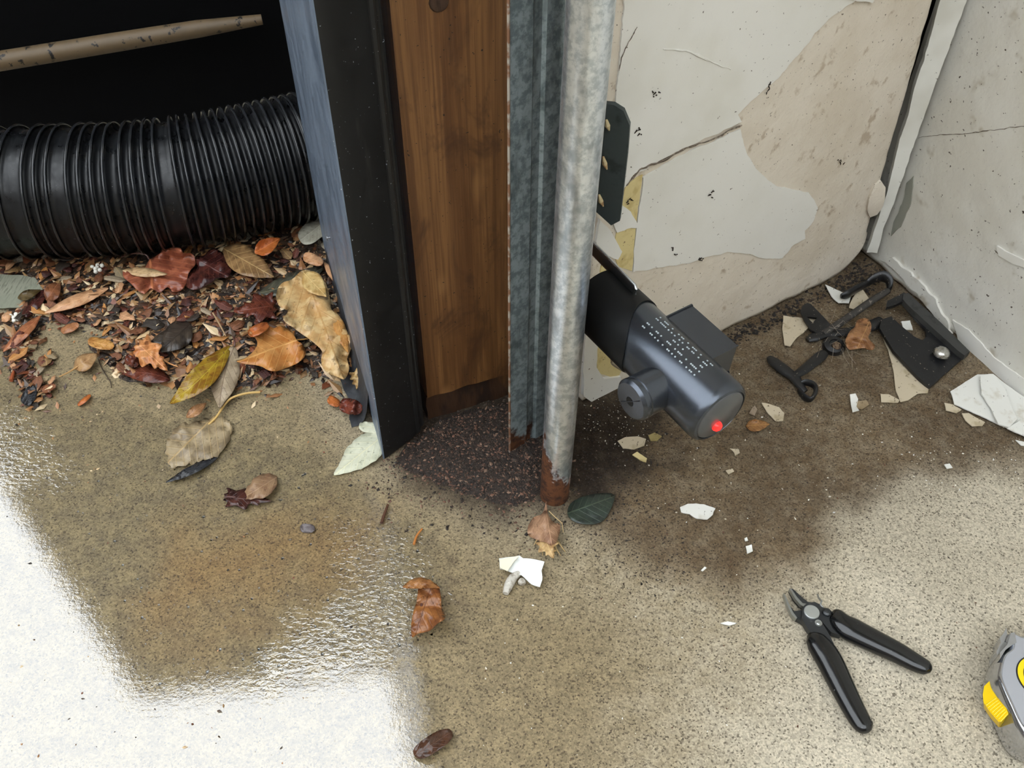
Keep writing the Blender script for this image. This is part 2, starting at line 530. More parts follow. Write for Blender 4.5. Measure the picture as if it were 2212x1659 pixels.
wall_sheet('paint_layer', [(1660, -40), (1902, -40), (1880, 3), (1846, 0), (1800, -10)], M_white, WB, w_sz, w_pt, 0.0030, seed=14.0)
def crack(pts, wid, conv, pt, parent, mat, seed=0.0, off=0.0022, name='crack'):
    mb = MB()
    P = catmull(pts, 6, False)
    Q = [conv(x + 3 * nz(x * 0.08, y * 0.08, seed), y + 3 * nz(x * 0.08, y * 0.08, seed + 9)) for x, y in P]
    R = [wid * (0.4 + 0.6 * abs(nz(i * 0.5, seed, 0.3)) * 2) * (0.3 + 0.7 * sin(pi * (i + 0.5) / len(Q)) ** 0.5) for i in range(len(Q))]
    mb.tube([pt(s, z, off - wid * 0.35) for s, z in Q], R, 6, up=tuple(WN if parent is WB else RN))
    return mb.obj(name, mat, parent)
crack([(1350, 400), (1372, 372), (1392, 358), (1430, 345), (1470, 322), (1530, 300), (1600, 268)], 0.0015, w_sz, w_pt, WB, M_crack, 1.0)
crack([(1334, 150), (1345, 110), (1360, 80), (1374, 55)], 0.0006, w_sz, w_pt, WB, M_crack, 3.0)
crack([(1430, 106), (1480, 108), (1530, 130), (1575, 148)], 0.0012, w_sz, w_pt, WB, M_white, 6.0, name='paint_ridge')
for k, (x, y) in enumerate([(1380, 280), (1413, 205), (1356, 432), (1532, 415), (1456, 540), (1812, 348), (1515, 562), (1660, 190)]):
    mb = MB()
    for q in range(5):
        s, z = w_sz(x + random.uniform(-7, 7), y + random.uniform(-9, 9))
        c = w_pt(s, z, 0.0022)
        mb.tube([c, c + WD * random.uniform(-.003, .003) + Vector((0, 0, random.uniform(-.003, .003)))], [0.0007, 0.0003], 5)
    mb.obj('dirt_spot', M_dark, WB)

# painted board in the corner, with the dark gap on its left
M_trim = M('white_trim_paint', S(234, 233, 225), 0.5, layers=[(12, 0.4, 0.7, S(210, 207, 195)), (220, 0.68, 0.72, S(90, 78, 66))], bump=(60, 0.2, 0.001))
tl = [(2036, -20), (2015, 60), (1996, 130), (1975, 190), (1962, 250), (1944, 300), (1928, 370), (1915, 420), (1898, 470), (1882, 520), (1872, 545)]
tr_ = [(1895, 547), (1900, 530), (1908, 495), (1930, 440), (1952, 380), (1975, 310), (2000, 240), (2040, 130), (2074, 40), (2096, -20)]
TB = onplane
t_n = (WN * 0.8 + RN * 0.6).normalized()
t_p0 = C0 + WN * 0.012 - WD * 0.012
P = [q for q in ragged(tl + tr_, 1.6, 8, 3.0)]
v2, tri = fill(P, 12)
Vt, Ft = slab_mesh(v2, tri, lambda x, y: TB(x, y, t_p0, t_n), lambda x, y: TB(x, y, t_p0, t_n) - t_n * 0.009)
tag(put('trim_1', Vt, Ft, M_trim, sharp=35), kind='structure')
up_ = [(2036, -20), (2096, -20)]
# torn plaster sliver stuck in the gap
def plane_sheet(name, pxpoly, mat, p0, n, thick, parent=None, dome=0.0, amp=1.2, step=5, seed=0.0, spacing=6):
    P = ragged(pxpoly, amp, step, seed)
    A = np.array(P); c = A.mean(0); R = np.abs(A - c).max()
    v2, tr = fill(P, spacing)
    V, Fc = slab_mesh(v2, tr, lambda x, y: onplane(x, y, p0, n) + n * dome * (1 - ((x - c[0]) ** 2 + (y - c[1]) ** 2) / R ** 2), lambda x, y: onplane(x, y, p0, n) + n * (dome * (1 - ((x - c[0]) ** 2 + (y - c[1]) ** 2) / R ** 2) - thick))
    return put(name, V, Fc, mat, parent, sharp=40)
o = plane_sheet('plaster_sliver', [(1888, 400), (1904, 392), (1912, 404), (1905, 440), (1894, 462), (1880, 470), (1872, 455), (1874, 425)], M_beige, C0 - WD * 0.026 + WN * 0.004, (WN + RN * 0.3).normalized(), 0.006, dome=0.004)
tag(o, 'torn beige plaster sliver wedged in the dark corner gap', 'plaster')
# right wall
sl = np.linspace(-0.03, 0.40, 100)
zl = np.concatenate([np.linspace(0, 0.5, 100), [0.8, 1.4, 2.2]])
rv, rf = [], []
n_ = len(sl) + 2
SL = list(sl) + [1.6, 4.0]
for z in zl:
    for s in SL:
        zz = z if z > 0.03 else max(0.0, 0.0035 + 0.004 * nz(s * 40, 3.1)) * (1 - z / 0.03) + z
        rv.append(r_pt(s, zz) if s < 0.5 else C0 + RD * s + Vector((0, 0, zz)))
for j in range(len(zl) - 1):
    for i in range(n_ - 1):
        rf.append((j * n_ + i, (j + 1) * n_ + i, (j + 1) * n_ + i + 1, j * n_ + i + 1)[::-1])
nt = len(rv)
for i in range(n_):
    rv.append(Vector(rv[i]) - RN * 0.05)
for i in range(n_ - 1):
    rf.append((i, nt + i, nt + i + 1, i + 1))
WR = put('wall_right', rv, rf, M_rwall, origin=tuple(C0))
tag(WR, kind='structure')
MB().box(C0 + RD * 1.9 - RN * 0.075 + Vector((0, 0, 1.1)), (4.4, 0.02, 2.2), Matrix.Rotation(atan2(RD.y, RD.x), 3, 'Z')).obj('backing', M_dark, WR, smooth=False)
crack([(1985, 298), (2020, 292), (2060, 290), (2100, 287), (2150, 280), (2215, 272), (2260, 268)], 0.0005, r_sz, r_pt, WR, M_crack, 4.0, off=0.0004)
crack([(2150, 540), (2175, 560), (2212, 575)], 0.0009, r_sz, r_pt, WR, M_crack, 5.0, off=0.0004)
wall_sheet('paint_flake', [(2060, 690), (2095, 712), (2150, 770), (2230, 830), (2240, 870), (2180, 832), (2120, 785), (2080, 750)], M_white, WR, r_sz, r_pt, 0.0016, seed=21.0)
wall_sheet('paint_flake', [(1905, 560), (1930, 575), (1990, 640), (2030, 690), (2060, 720), (2055, 700), (2020, 640), (1970, 590), (1930, 555)], M_rwall, WR, r_sz, r_pt, 0.0030, amp=5, seed=22.0)
wall_sheet('paint_flake', [(2155, 530), (2180, 545), (2215, 562), (2230, 580), (2190, 570), (2160, 552)], M_white, WR, r_sz, r_pt, 0.0018, seed=23.0)
wall_sheet('paint_flake', [(1960, 395), (1975, 380), (1968, 440), (1945, 490), (1925, 510), (1930, 480), (1950, 440)], M('greenish_primer', S(150, 150, 138), 0.7), WR, r_sz, r_pt, 0.0012, seed=24.0)

# garage ceiling: its edge (the door head) stands above the jamb line
J0 = Vector((-0.124, 0.574, 0)); J1 = Vector((-0.227, 0.902, 0)); JD = (J1 - J0).normalized()
M_ceil = M('ceiling_boards', S(190, 182, 168), 0.8, layers=[(6, 0.4, 0.7, S(170, 160, 145))])
e0, e1 = J0 - JD * 0.9, J0 + JD * 2.6
cv = [(e0.x, e0.y, 2.2), (4.0, e0.y, 2.2), (4.0, e1.y, 2.2), (e1.x, e1.y, 2.2)]
cv += [(x, y, 2.35) for x, y, z in cv]
tag(put('ceiling', cv, [(0, 1, 2, 3), (7, 6, 5, 4), (0, 4, 5, 1), (1, 5, 6, 2), (2, 6, 7, 3), (3, 7, 4, 0)], M_ceil, smooth=False), kind='structure')
# black boarded structure behind the hose
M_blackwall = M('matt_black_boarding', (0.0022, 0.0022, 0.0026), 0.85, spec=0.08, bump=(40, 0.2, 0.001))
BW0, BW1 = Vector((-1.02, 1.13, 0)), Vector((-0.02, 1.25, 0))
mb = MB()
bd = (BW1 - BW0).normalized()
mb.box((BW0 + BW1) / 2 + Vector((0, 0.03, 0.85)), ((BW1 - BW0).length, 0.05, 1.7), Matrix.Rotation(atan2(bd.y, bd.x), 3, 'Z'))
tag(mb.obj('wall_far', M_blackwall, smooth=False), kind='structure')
mb = MB()
mb.box((0.0, 1.02, 0.85), (0.24, 0.02, 1.7), Matrix.Rotation(radians(70), 3, 'Z'))
tag(mb.obj('wall_return', M_blackwall, smooth=False), kind='structure')
# unseen walls added behind the camera and far left, blocking part of the sky
M_rearblock = M('rear_sky_blocker', S(120, 110, 100), 0.9, layers=[(3, 0.4, 0.7, S(100, 92, 84))])
tag(MB().box((0, -2.5, 1.15), (8, 0.2, 2.3)).obj('wall_skyblock_rear', M_rearblock, smooth=False), kind='structure')
M_leftblock = M('left_sky_blocker', S(70, 62, 54), 0.9, layers=[(5, 0.4, 0.7, S(56, 50, 44), (1, 14, 1))])
tag(MB().box((-2.6, 1.2, 0.9), (0.06, 5.4, 1.8)).obj('wall_skyblock_left', M_leftblock, smooth=False), kind='structure')

# ================================================================== DOOR JAMB: wooden post, black metal trim, galvanised track
def extrude_plan(mb, plan, z0, z1, thick, zs0=None):
    """a folded sheet: plan polyline of (x, y), from z0 to z1; zs0 = per-point bottom heights"""
    P = [Vector((x, y, 0)) for x, y in plan]
    n = len(P)
    nr = []
    for i in range(n):
        d = (P[min(i + 1, n - 1)] - P[max(i - 1, 0)]).normalized()
        nr.append(Vector((d.y, -d.x, 0)))
    v, f = [], []
    for i in range(n):
        b = zs0[i] if zs0 else z0
        for q in (P[i], P[i] - nr[i] * thick):
            v += [Vector((q.x, q.y, b)), Vector((q.x, q.y, z1))]
    for i in range(n - 1):
        a, c = i * 4, i * 4 + 4
        f += [(a, c, c + 1, a + 1), (a + 2, a + 3, c + 3, c + 2), (a, a + 2, c + 2, c), (a + 1, c + 1, c + 3, a + 3)]
    f += [(0, 1, 3, 2), (4 * n - 4, 4 * n - 2, 4 * n - 1, 4 * n - 3)]
    mb.add(v, f)

m, t, b = newmat('stained_pine')
vz = coords(t, (1, 1, 0.05))
g1 = noise_n(t, vz, 60, 4, 0.65, 0.5)
g2 = noise_n(t, coords(t, (1, 1, 0.02)), 300, 2, 0.6)
g3 = noise_n(t, coords(t, (1, 1, 0.45)), 26, 4, 0.65, 0.8)
c = mixc(t, ramp(t, g1, 0.35, 0.65), S(134, 94, 54), S(100, 65, 34))
c = mixc(t, ramp(t, g2, 0.45, 0.62, 0, 0.6), c, S(88, 54, 26))
c = mixc(t, ramp(t, g3, 0.50, 0.68, 0, 0.85), c, S(70, 42, 22))
c = mixc(t, ramp(t, noise_n(t, coords(t, (1, 1, 0.35)), 19, 2), 0.40, 0.30, 0, 0.6), c, S(176, 130, 80))
c = mixc(t, ramp(t, noise_n(t, coords(t), 330, 2), 0.69, 0.73), c, S(36, 24, 16))
t.links.new(c, b.inputs['Base Color'])
b.inputs['Roughness'].default_value = 0.55
bn = nd(t, 'ShaderNodeBump', Strength=0.35, Distance=0.0012)
t.links.new(g2, bn.inputs['Height']); t.links.new(bn.outputs[0], b.inputs['Normal'])
M_wood = m
M_rot = M('wet_rotten_wood', S(66, 44, 28), 0.6, layers=[(60, 0.45, 0.65, S(40, 27, 20), (1, 1, 0.2)), (30, 0.58, 0.7, S(104, 70, 38), (1, 1, 0.3))], bump=(90, 0.6, 0.003, (1, 1, 0.2)))
FL, wdir = Vector((-0.083, 0.622, 0)), Vector((0.92, 0.39, 0)).normalized()
wback = Vector((-wdir.y, wdir.x, 0))
rotw = Matrix.Rotation(atan2(wdir.y, wdir.x), 3, 'Z')
post = empty('wooden_post', FL + wdir * 0.06 + wback * 0.05)
mb = MB()
pts, fac = [], []
NZ, NXw = 40, 14                                                    # front face with slightly wavy surface
zz = [0.036 + (2.1 - 0.036) * (k / NZ) ** 2.2 for k in range(NZ + 1)]
for z in zz:
    for i in range(NXw + 1):
        s = 0.118 * i / NXw
        pts.append(FL + wdir * s - wback * (0.0012 * nz(s * 40, z * 3, 3.0)) + Vector((0, 0, z + (0.003 * nz(s * 60, 1.0) if z < 0.04 else 0))))
for j in range(NZ):
    for i in range(NXw):
        a = j * (NXw + 1) + i
        fac.append((a, a + 1, a + NXw + 2, a + NXw + 1))
k = len(pts)
for j in (0, NZ):
    for i in (0, NXw):
        pts.append(Vector(pts[j * (NXw + 1) + i]) + wback * 0.10)
fac += [(k, k + 2, k + 3, k + 1)]
col0 = [j * (NXw + 1) for j in range(NZ + 1)]
col1 = [j * (NXw + 1) + NXw for j in range(NZ + 1)]
fac += [tuple(col0 + [k + 2, k]), tuple(col1[::-1] + [k + 1, k + 3]), tuple(list(range(NXw + 1))[::-1] + [k, k + 1])]
put('post_body', pts, fac, M_wood, post, sharp=40)
mb = MB()
P = []
v2, tr = fill(ragged([(0.0, 0.0), (0.118, 0.0), (0.118, 0.0345), (0.06, 0.0365), (0.02, 0.034), (0.0, 0.033)], 0.0016, 0.006, 3.0), 0.006)
V, Fc = slab_mesh(v2, tr, lambda s, z: FL + wdir * s + wback * (0.004 + 0.002 * nz(s * 60, z * 60)) + Vector((0, 0, z)), lambda s, z: FL + wdir * s + wback * 0.09 + Vector((0, 0, z)))
put('rotten_foot', V, Fc, M_rot, post, sharp=40)
kp = onplane(948, 4, FL, wback)                                     # knot at the top of the view
mb = MB(); mb.lathe([(0.0075, 0), (0.0065, 0.0012), (0.003, 0.0016), (0, 0.0012)], frame(kp, -wback), 14)
mb.obj('knot', M_rot, post)
tag(post, 'brown stained wooden door post between black trim and galvanised track', 'post')

M_trimblk = M('black_coated_metal', (0.014, 0.014, 0.0142), 0.42, spec=0.3, layers=[(420, 0.70, 0.735, S(190, 195, 205)), (50, 0.60, 0.75, (0.035, 0.034, 0.033), (1, 1, 0.2))], rvar=(30, 0.28, 0.48))
jm = empty('jamb_trim', (J0.x, J0.y, 0))
mb = MB()
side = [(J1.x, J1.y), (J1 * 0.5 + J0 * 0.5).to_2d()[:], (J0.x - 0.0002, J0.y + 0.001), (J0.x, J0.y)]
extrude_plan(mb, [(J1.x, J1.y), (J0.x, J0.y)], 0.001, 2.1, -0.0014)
M_side = M('skylit_black_coating', S(112, 126, 144), 0.42, layers=[(34, 0.42, 0.7, S(92, 105, 122), (1, 1, 0.25)), (420, 0.69, 0.72, S(225, 228, 235))], rvar=(30, 0.3, 0.5))  # the lip's black coating, with sky light on this face painted in as blue-grey
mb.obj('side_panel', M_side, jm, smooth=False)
mb = MB()
K = Vector((-0.0845, 0.611, 0))
kd = (K - J0).normalized(); kn = Vector((kd.y, -kd.x, 0))
plan = [J0 + kd * s + kn * o for s, o in ((0, 0), (0.004, 0.0006), (0.012, 0.0008), (0.024, 0.0006), (0.036, 0.0004), (0.040, 0.0), (0.0405, 0.0012), (0.043, 0.0022), (0.0455, 0.0012), (0.046, 0), (0.0475, 0.0014), (0.0495, 0.0014), (0.051, -0.001))]
extrude_plan(mb, [(p.x, p.y) for p in plan], 0, 2.1, 0.0012, [0.001 + 0.016 * (i / 12.0) ** 1.3 for i in range(13)])
mb.obj('front_lip', M_trimblk, jm, sharp=25)
mb = MB()                                                           # lead strip along the foot of the side panel
for a, c in ((0, 1),):
    prof = [(0.0, 0.052), (0.0035, 0.040), (0.0055, 0.022), (0.010, 0.008), (0.020, 0.0015), (0.030, 0.0006)]
    L = (J1 - J0).length; out = Vector((-JD.y, JD.x, 0))
    v, f = [], []
    n = 20
    for i in range(n + 1):
        s = 0.05 + (L - 0.02 - 0.05) * i / n
        for o_, z in prof:
            k2 = 1 + 0.35 * nz(s * 30, z * 40, 2.0)
            v.append(J0 + JD * s + out * (o_ * k2 * (0.75 - 0.55 * i / n) + 0.001) + Vector((0, 0, max(z * k2 * (0.8 - 0.4 * i / n), 0.0006))))
    m_ = len(prof)
    for i in range(n):
        for j in range(m_ - 1):
            f.append((i * m_ + j, i * m_ + j + 1, (i + 1) * m_ + j + 1, (i + 1) * m_ + j))
    mb.add(v, f)
mb.obj('lead_strip', M('dull_lead', S(52, 54, 58), 0.5, layers=[(80, 0.5, 0.7, S(74, 77, 80))], bump=(60, 0.5, 0.003)), jm)
out = Vector((-JD.y, JD.x, 0))
sp_ = onplane(716, 513, J0, out)
mb = MB(); mb.tube([sp_ - out * 0.002, sp_ + out * 0.004], 0.0011, 8); mb.lathe([(0.0024, 0), (0.0024, 0.001), (0, 0.0016)], frame(sp_ + out * 0.004, out), 10)
mb.obj('screw', M('dull_steel', S(150, 152, 155), 0.4, 0.8), jm)
tag(jm, 'black coated metal trim wrapped around the door post', 'trim')

def galv(name, c1, c2, c3, rust_h, rough, met=0.85):
    m, t, b = newmat(name)
    vc = coords(t)
    n1 = noise_n(t, vc, 130, 4, 0.7)
    n2 = noise_n(t, coords(t, (1, 1, 0.4)), 38, 4, 0.7)
    c = mixc(t, ramp(t, n1, 0.40, 0.62), c1, c2)
    c = mixc(t, ramp(t, n2, 0.50, 0.68, 0, 0.7), c, c3)
    tc = t.nodes.new('ShaderNodeTexCoord'); sx = t.nodes.new('ShaderNodeSeparateXYZ')
    t.links.new(tc.outputs['Object'], sx.inputs[0])
    side = mth(t, 'MULTIPLY', mth(t, 'MULTIPLY', sx.outputs[0], -1.0), 2.4)
    h = mth(t, 'ADD', mth(t, 'SUBTRACT', rust_h, sx.outputs[2]), mth(t, 'ADD', mth(t, 'MULTIPLY', mth(t, 'SUBTRACT', n2, 0.5), 0.16), side))
    h = mth(t, 'ADD', h, mth(t, 'MULTIPLY', mth(t, 'SUBTRACT', n1, 0.5), 0.05))
    rmask = ramp(t, h, -0.006, 0.014)
    rc = mixc(t, ramp(t, n1, 0.4, 0.65), S(108, 66, 38), S(62, 38, 26))
    c = mixc(t, rmask, c, rc)
    t.links.new(c, b.inputs['Base Color'])
    t.links.new(ramp(t, rmask, 0, 1, met, 0.1), b.inputs['Metallic'])
    t.links.new(mth(t, 'ADD', ramp(t, rmask, 0, 1, rough, 0.8), mth(t, 'MULTIPLY', n1, 0.12)), b.inputs['Roughness'])
    bn = nd(t, 'ShaderNodeBump', Strength=0.25, Distance=0.0008)
    t.links.new(n1, bn.inputs['Height']); t.links.new(bn.outputs[0], b.inputs['Normal'])
    return m
M_galvL = galv('bright_galvanised', S(226, 232, 238), S(186, 196, 204), S(140, 148, 156), 0.058, 0.24)
M_galvD = galv('dull_galvanised', S(176, 192, 196), S(130, 146, 150), S(92, 104, 106), -0.05, 0.5, 0.45)
track = empty('door_track', (0.041, 0.531, 0))
mb = MB()
path = [(0.0400 + 0.0056 * k / 0.47, 0.531, k) for k in (0.0, 0.12, 0.25, 0.47, 1.0, 2.1)]
mb.tube(path, [0.0136, 0.0139, 0.0142, 0.0146, 0.0146, 0.0146], 40)
mb.obj('rolled_rail', M_galvL, track)
mb = MB()
F0, F1 = Vector((-0.002, 0.578, 0)), Vector((0.036, 0.607, 0))
fd = (F1 - F0).normalized(); fn = Vector((fd.y, -fd.x, 0)); Lf = (F1 - F0).length
plan = [F0 + fd * (Lf * s) - fn * o for s, o in ((0, 0), (0.42, 0), (0.47, 0.0022), (0.62, 0.0026), (0.67, 0.0004), (0.9, 0.0), (1.0, 0.001))]
extrude_plan(mb, [(p.x, p.y) for p in plan], 0, 2.1, 0.0018, [0.001 + 0.0005 * i for i in range(7)])
mb.obj('flange', M_galvD, track, sharp=25)
mb = MB()
extrude_plan(mb, [(0.0365, 0.606), (0.0395, 0.585), (0.043, 0.560), (0.044, 0.543)], 0.004, 2.1, 0.0018)
mb.obj('web', M('rusty_web', S(120, 104, 94), 0.6, 0.5, layers=[(60, 0.45, 0.65, S(92, 70, 58))]), track, sharp=25)
mb = MB(); mb.tube([F0 - fd * 0.0003 + Vector((0, 0, 0.002)), F0 - fd * 0.0003 + Vector((0, 0, 2.1))], 0.0011, 8)
mb.obj('flange_edge', M('rusty_edge', S(150, 112, 88), 0.6, 0.4, layers=[(90, 0.45, 0.6, S(196, 190, 180))]), track)
bn_ = Vector((-0.25, -0.95, 0.0)).normalized(); bp0 = Vector((0.085, 0.610, 0.25))
BP = [(1278, 222), (1326, 227), (1347, 240), (1360, 271), (1358, 301), (1355, 337), (1345, 424), (1339, 477), (1320, 487), (1290, 460), (1270, 440)]
plane_sheet('bracket_plate', BP, M('dark_galvanised_plate', S(84, 94, 96), 0.5, 0.7, layers=[(60, 0.5, 0.7, S(64, 72, 74))], bump=(120, 0.2, 0.001)), bp0, bn_, 0.005, parent=track, amp=0.3, step=12, spacing=14)
for (x0, y0, x1, y1) in ((1310, 258, 1316, 282), (1303, 338, 1311, 366), (1294, 420, 1303, 446)):
    a_, c_ = onplane(x0, y0, bp0 + bn_ * 0.001, bn_), onplane(x1, y1, bp0 + bn_ * 0.001, bn_)
    mb = MB(); mb.tube([a_, (a_ + c_) / 2 + bn_ * 0.001, c_], [0.0008, 0.0021, 0.0006], 8)
    mb.obj('wood_splinter', M('pale_splinter', S(214, 196, 150), 0.6, layers=[(80, 0.5, 0.65, S(170, 120, 80))]), track)
tag(track, 'galvanised steel door track with a rounded rail rusting at its foot', 'track')

# ================================================================== BLACK CORRUGATED HOSE
HR = 0.0765
hp = catmull([(-1.05, 0.925), (-0.78, 0.912), (-0.55, 0.914), (-0.40, 0.930), (-0.29, 0.972), (-0.20, 1.018), (-0.12, 1.075)], 40, False)
hp = [Vector((x, y, HR)) for x, y in hp]
arc = [0.0]
for i in range(1, len(hp)):
    arc.append(arc[-1] + (hp[i] - hp[i - 1]).length)
tops = [pix(p + Vector((0, 0.55 * HR, 0.83 * HR)))[0] for p in hp]
want = [-250, -215, -180, -120, -60, -34, -8, 44, 92, 116, 140, 180, 203, 228, 252, 284, 306, 328, 350, 384, 402, 423, 443, 463, 482, 501, 521, 540, 559, 578, 597, 616, 636, 656]
ribs = [float(np.interp(w, tops, arc)) for w in want]
def hframe(s):
    i = min(max(int(np.searchsorted(arc, s)) - 1, 0), len(hp) - 2)
    k = (s - arc[i]) / (arc[i + 1] - arc[i])
    p = hp[i].lerp(hp[i + 1], k)
    tg = (hp[min(i + 2, len(hp) - 1)] - hp[max(i - 1, 0)]).normalized()
    a = tg.cross(Vector((0, 0, 1))).normalized()
    return p, tg, a, a.cross(tg).normalized()
M_hose = M('black_hose_vinyl', (0.0065, 0.007, 0.008), 0.34, spec=0.4, rvar=(60, 0.26, 0.5), bump=(70, 0.15, 0.001), layers=[(300, 0.72, 0.74, S(150, 150, 150))])
M_rib = M('black_hose_rib', (0.018, 0.019, 0.021), 0.24, spec=0.6)
hose = empty('corrugated_hose', (hp[120].x, hp[120].y, 0))
v, f = [], []
NS = 44
rows = []
for r0, r1 in zip(ribs[:-1], ribs[1:]):
    g = r1 - r0
    kk = 8 if g > 0.014 else 5
    for j in range(kk):
        x = j / kk
        sag = min(0.0095, 0.62 * g) * sin(pi * x) ** 0.7 if g < 0.017 else 0.0080 * (1 - (2 * x - 1) ** 4) - 0.0035 * sin(pi * x)
        rows.append((r0 + g * x, HR - sag - 0.001, g))
rows.append((ribs[-1], HR, 0.01))
for s, R, g in rows:
    p, tg, a, bb = hframe(s)
    for k in range(NS):
        th = 2 * pi * k / NS
        R2 = R + 0.0016 * nz(s * 25, cos(th) * 1.5, sin(th) * 1.5) * min(1, g / 0.015)
        d = a * cos(th) + bb * sin(th)
        v.append(p + d * R2 + tg * (0.004 * sin(th * 1.0 + 0.6)))
for i in range(len(rows) - 1):
    for k in range(NS):
        k2 = (k + 1) % NS
        f.append((i * NS + k, i * NS + k2, (i + 1) * NS + k2, (i + 1) * NS + k))
put('sleeve', v, f, M_hose, hose)
for s in ribs:
    p, tg, a, bb = hframe(s)
    mb = MB()
    pts = []
    for k in range(NS + 1):
        th = 2 * pi * k / NS
        pts.append(p + (a * cos(th) + bb * sin(th)) * HR + tg * (0.004 * sin(th + 0.6)))
    n = 6
    vv, ff_ = [], []
    for k in range(NS):
        th = 2 * pi * k / NS
        d = a * cos(th) + bb * sin(th)
        for q in range(n):
            ph = 2 * pi * q / n
            vv.append(pts[k] + d * (cos(ph) * 0.0014) + tg * (sin(ph) * 0.0017))
    for k in range(NS):
        for q in range(n):
            k2, q2 = (k + 1) % NS, (q + 1) % n
            ff_.append((k * n + q, k2 * n + q, k2 * n + q2, k * n + q2))
    put('rib', vv, ff_, M_rib, hose)
tag(hose, 'black corrugated flexible hose lying behind the heap of wet leaves', 'hose')

# pale pole against the black boarding
mb = MB()
pa, pb = atY(-160, 158, 1.105), atY(430, 62, 1.165)
pc = atY(566, 42, 1.185)
mb.tube([pa, pa.lerp(pb, 0.35), pa.lerp(pb, 0.7), pb, pc], [0.0125, 0.0122, 0.0118, 0.0108, 0.0065], 20)
M_pole = M('pale_grimy_pole', S(104, 86, 62), 0.55, layers=[(30, 0.5, 0.7, S(96, 80, 58)), (90, 0.60, 0.66, S(20, 16, 12))])
tag(mb.obj('pole', M_pole), 'pale tan pole lying against the dark boarding above the black hose', 'pole')

# ================================================================== SAFETY BEAM SENSOR
sa = Vector((0.561, -0.82, -0.06)).normalized()                     # body axis, towards the camera
sb = Vector((-0.765, -0.633, 0.015)); sb = (sb - sa * sb.dot(sa)).normalized()   # barrel direction
su = sb.cross(sa).normalized()
if su.z < 0: su = -su
SH = atY(1557, 898, 0.462)
def sl_(a, b_, u):                                                  # local (back from the head, towards the barrel, up) -> world
    return SH - sa * a + sb * b_ + su * u
BR = 0.0272
M_sens = M('grey_moulded_plastic', S(84, 89, 97), 0.26, metal=0.8, spec=0.8)
M_sblk = M('matt_black_plastic', (0.006, 0.0065, 0.007), 0.5, spec=0.3)
sens = empty('beam_sensor', sl_(0.08, 0, -BR))
mF_ = frame(SH, -sa, tuple(su))
mb = MB(); mb.lathe([(0.0, 0.0012), (BR - 0.0045, 0.0012), (BR - 0.0040, 0.0), (BR - 0.0022, 0.0008), (BR - 0.0006, 0.003), (BR, 0.007), (BR, 0.148), (BR - 0.002, 0.152), (0, 0.153)], mF_, 64)
body = mb.obj('body', M_sens, sens, sharp=30)
mb = MB(); mb.lathe([(0.0, 0.0), (BR - 0.0062, 0.0), (BR - 0.0052, 0.0006), (BR - 0.0046, 0.0016)], frame(SH + sa * 0.0004, -sa, tuple(su)), 48)
cap = mb.obj('end_cap', M('smoked_cap', S(86, 88, 90), 0.28, spec=0.6), sens)
# black sleeve over the tail, its mouth cut on a slant
mb = MB()
v, f = [], []
NK = 48
for i, (a_, r_) in enumerate(((0.0, BR + 0.0002), (0.0, BR + 0.0011), (1.0, BR + 0.0011), (1.0, BR * 0.7), (1.0, 0.0005))):
    for k in range(NK):
        th = 2 * pi * k / NK
        st = 0.094 - 0.012 * cos(th) + 0.010 * max(0, sin(th)) ** 2
        aa = st if a_ == 0 else 0.150
        v.append(sl_(aa, r_ * cos(th), r_ * sin(th)))
for i in range(4):
    for k in range(NK):
        f.append((i * NK + k, i * NK + (k + 1) % NK, (i + 1) * NK + (k + 1) % NK, (i + 1) * NK + k))
f.append(tuple(4 * NK + k for k in range(NK)))
mb.add(v, f).obj('tail_sleeve', M_sblk, sens, sharp=30)
# lens barrel
bc = sl_(0.047, BR * 0.6, 0.0)
mb = MB(); mb.lathe([(0.0170, 0.0), (0.0170, 0.0245), (0.0162, 0.0252), (0.0162, 0.0268), (0.0172, 0.0275), (0.0172, 0.0300), (0.0150, 0.0325), (0.0040, 0.0330), (0.0036, 0.0250), (0.0, 0.0250)], frame(bc, sb, tuple(su)), 48)
bar = mb.obj('lens_barrel', M_sens, sens, sharp=30)
mb = MB(); mb.lathe([(0.0, 0.0), (0.0037, 0.0002)], frame(bc + sb * 0.0330, sb, tuple(su)), 20)
mb.obj('lens_hole', M_sblk, bar)
mb = MB()
mb.box(bc + sb * 0.0332 - su * 0.0, (0.0250, 0.0006, 0.0006), Matrix((sa * 0.7 + su * 0.7, sb, su)).transposed())
mb.obj('mould_line', M_sens, bar)
# mounting block on the far side
rm = Matrix((sa, sb, su)).transposed()
bm = bmesh.new(); bmesh.ops.create_cube(bm, size=1.0)
for q in bm.verts:
    q.co = rm @ Vector((q.co.x * 0.052, q.co.y * 0.030, q.co.z * 0.030)) + sl_(0.062, -BR - 0.002, 0.004)
bmesh.ops.bevel(bm, geom=bm.edges[:], offset=0.0012, segments=2, affect='EDGES')
put('mounting_block', [q.co for q in bm.verts], [[q.index for q in p.verts] for p in bm.faces] if not bm.verts.index_update() else [], M_sens, sens, sharp=30); bm.free()
# red lamp
lp = onplane(1547, 919, SH, sa)
mb = MB(); mb.lathe([(0.0042, -0.001), (0.0042, 0.0014), (0.0034, 0.0032), (0.0018, 0.0042), (0, 0.0045)], frame(lp, sa, tuple(su)), 24)
mb.obj('indicator_lamp', M('lit_red_lamp', (0.9, 0.02, 0.02), 0.2, emit=((1.0, 0.015, 0.012), 1.6)), sens)
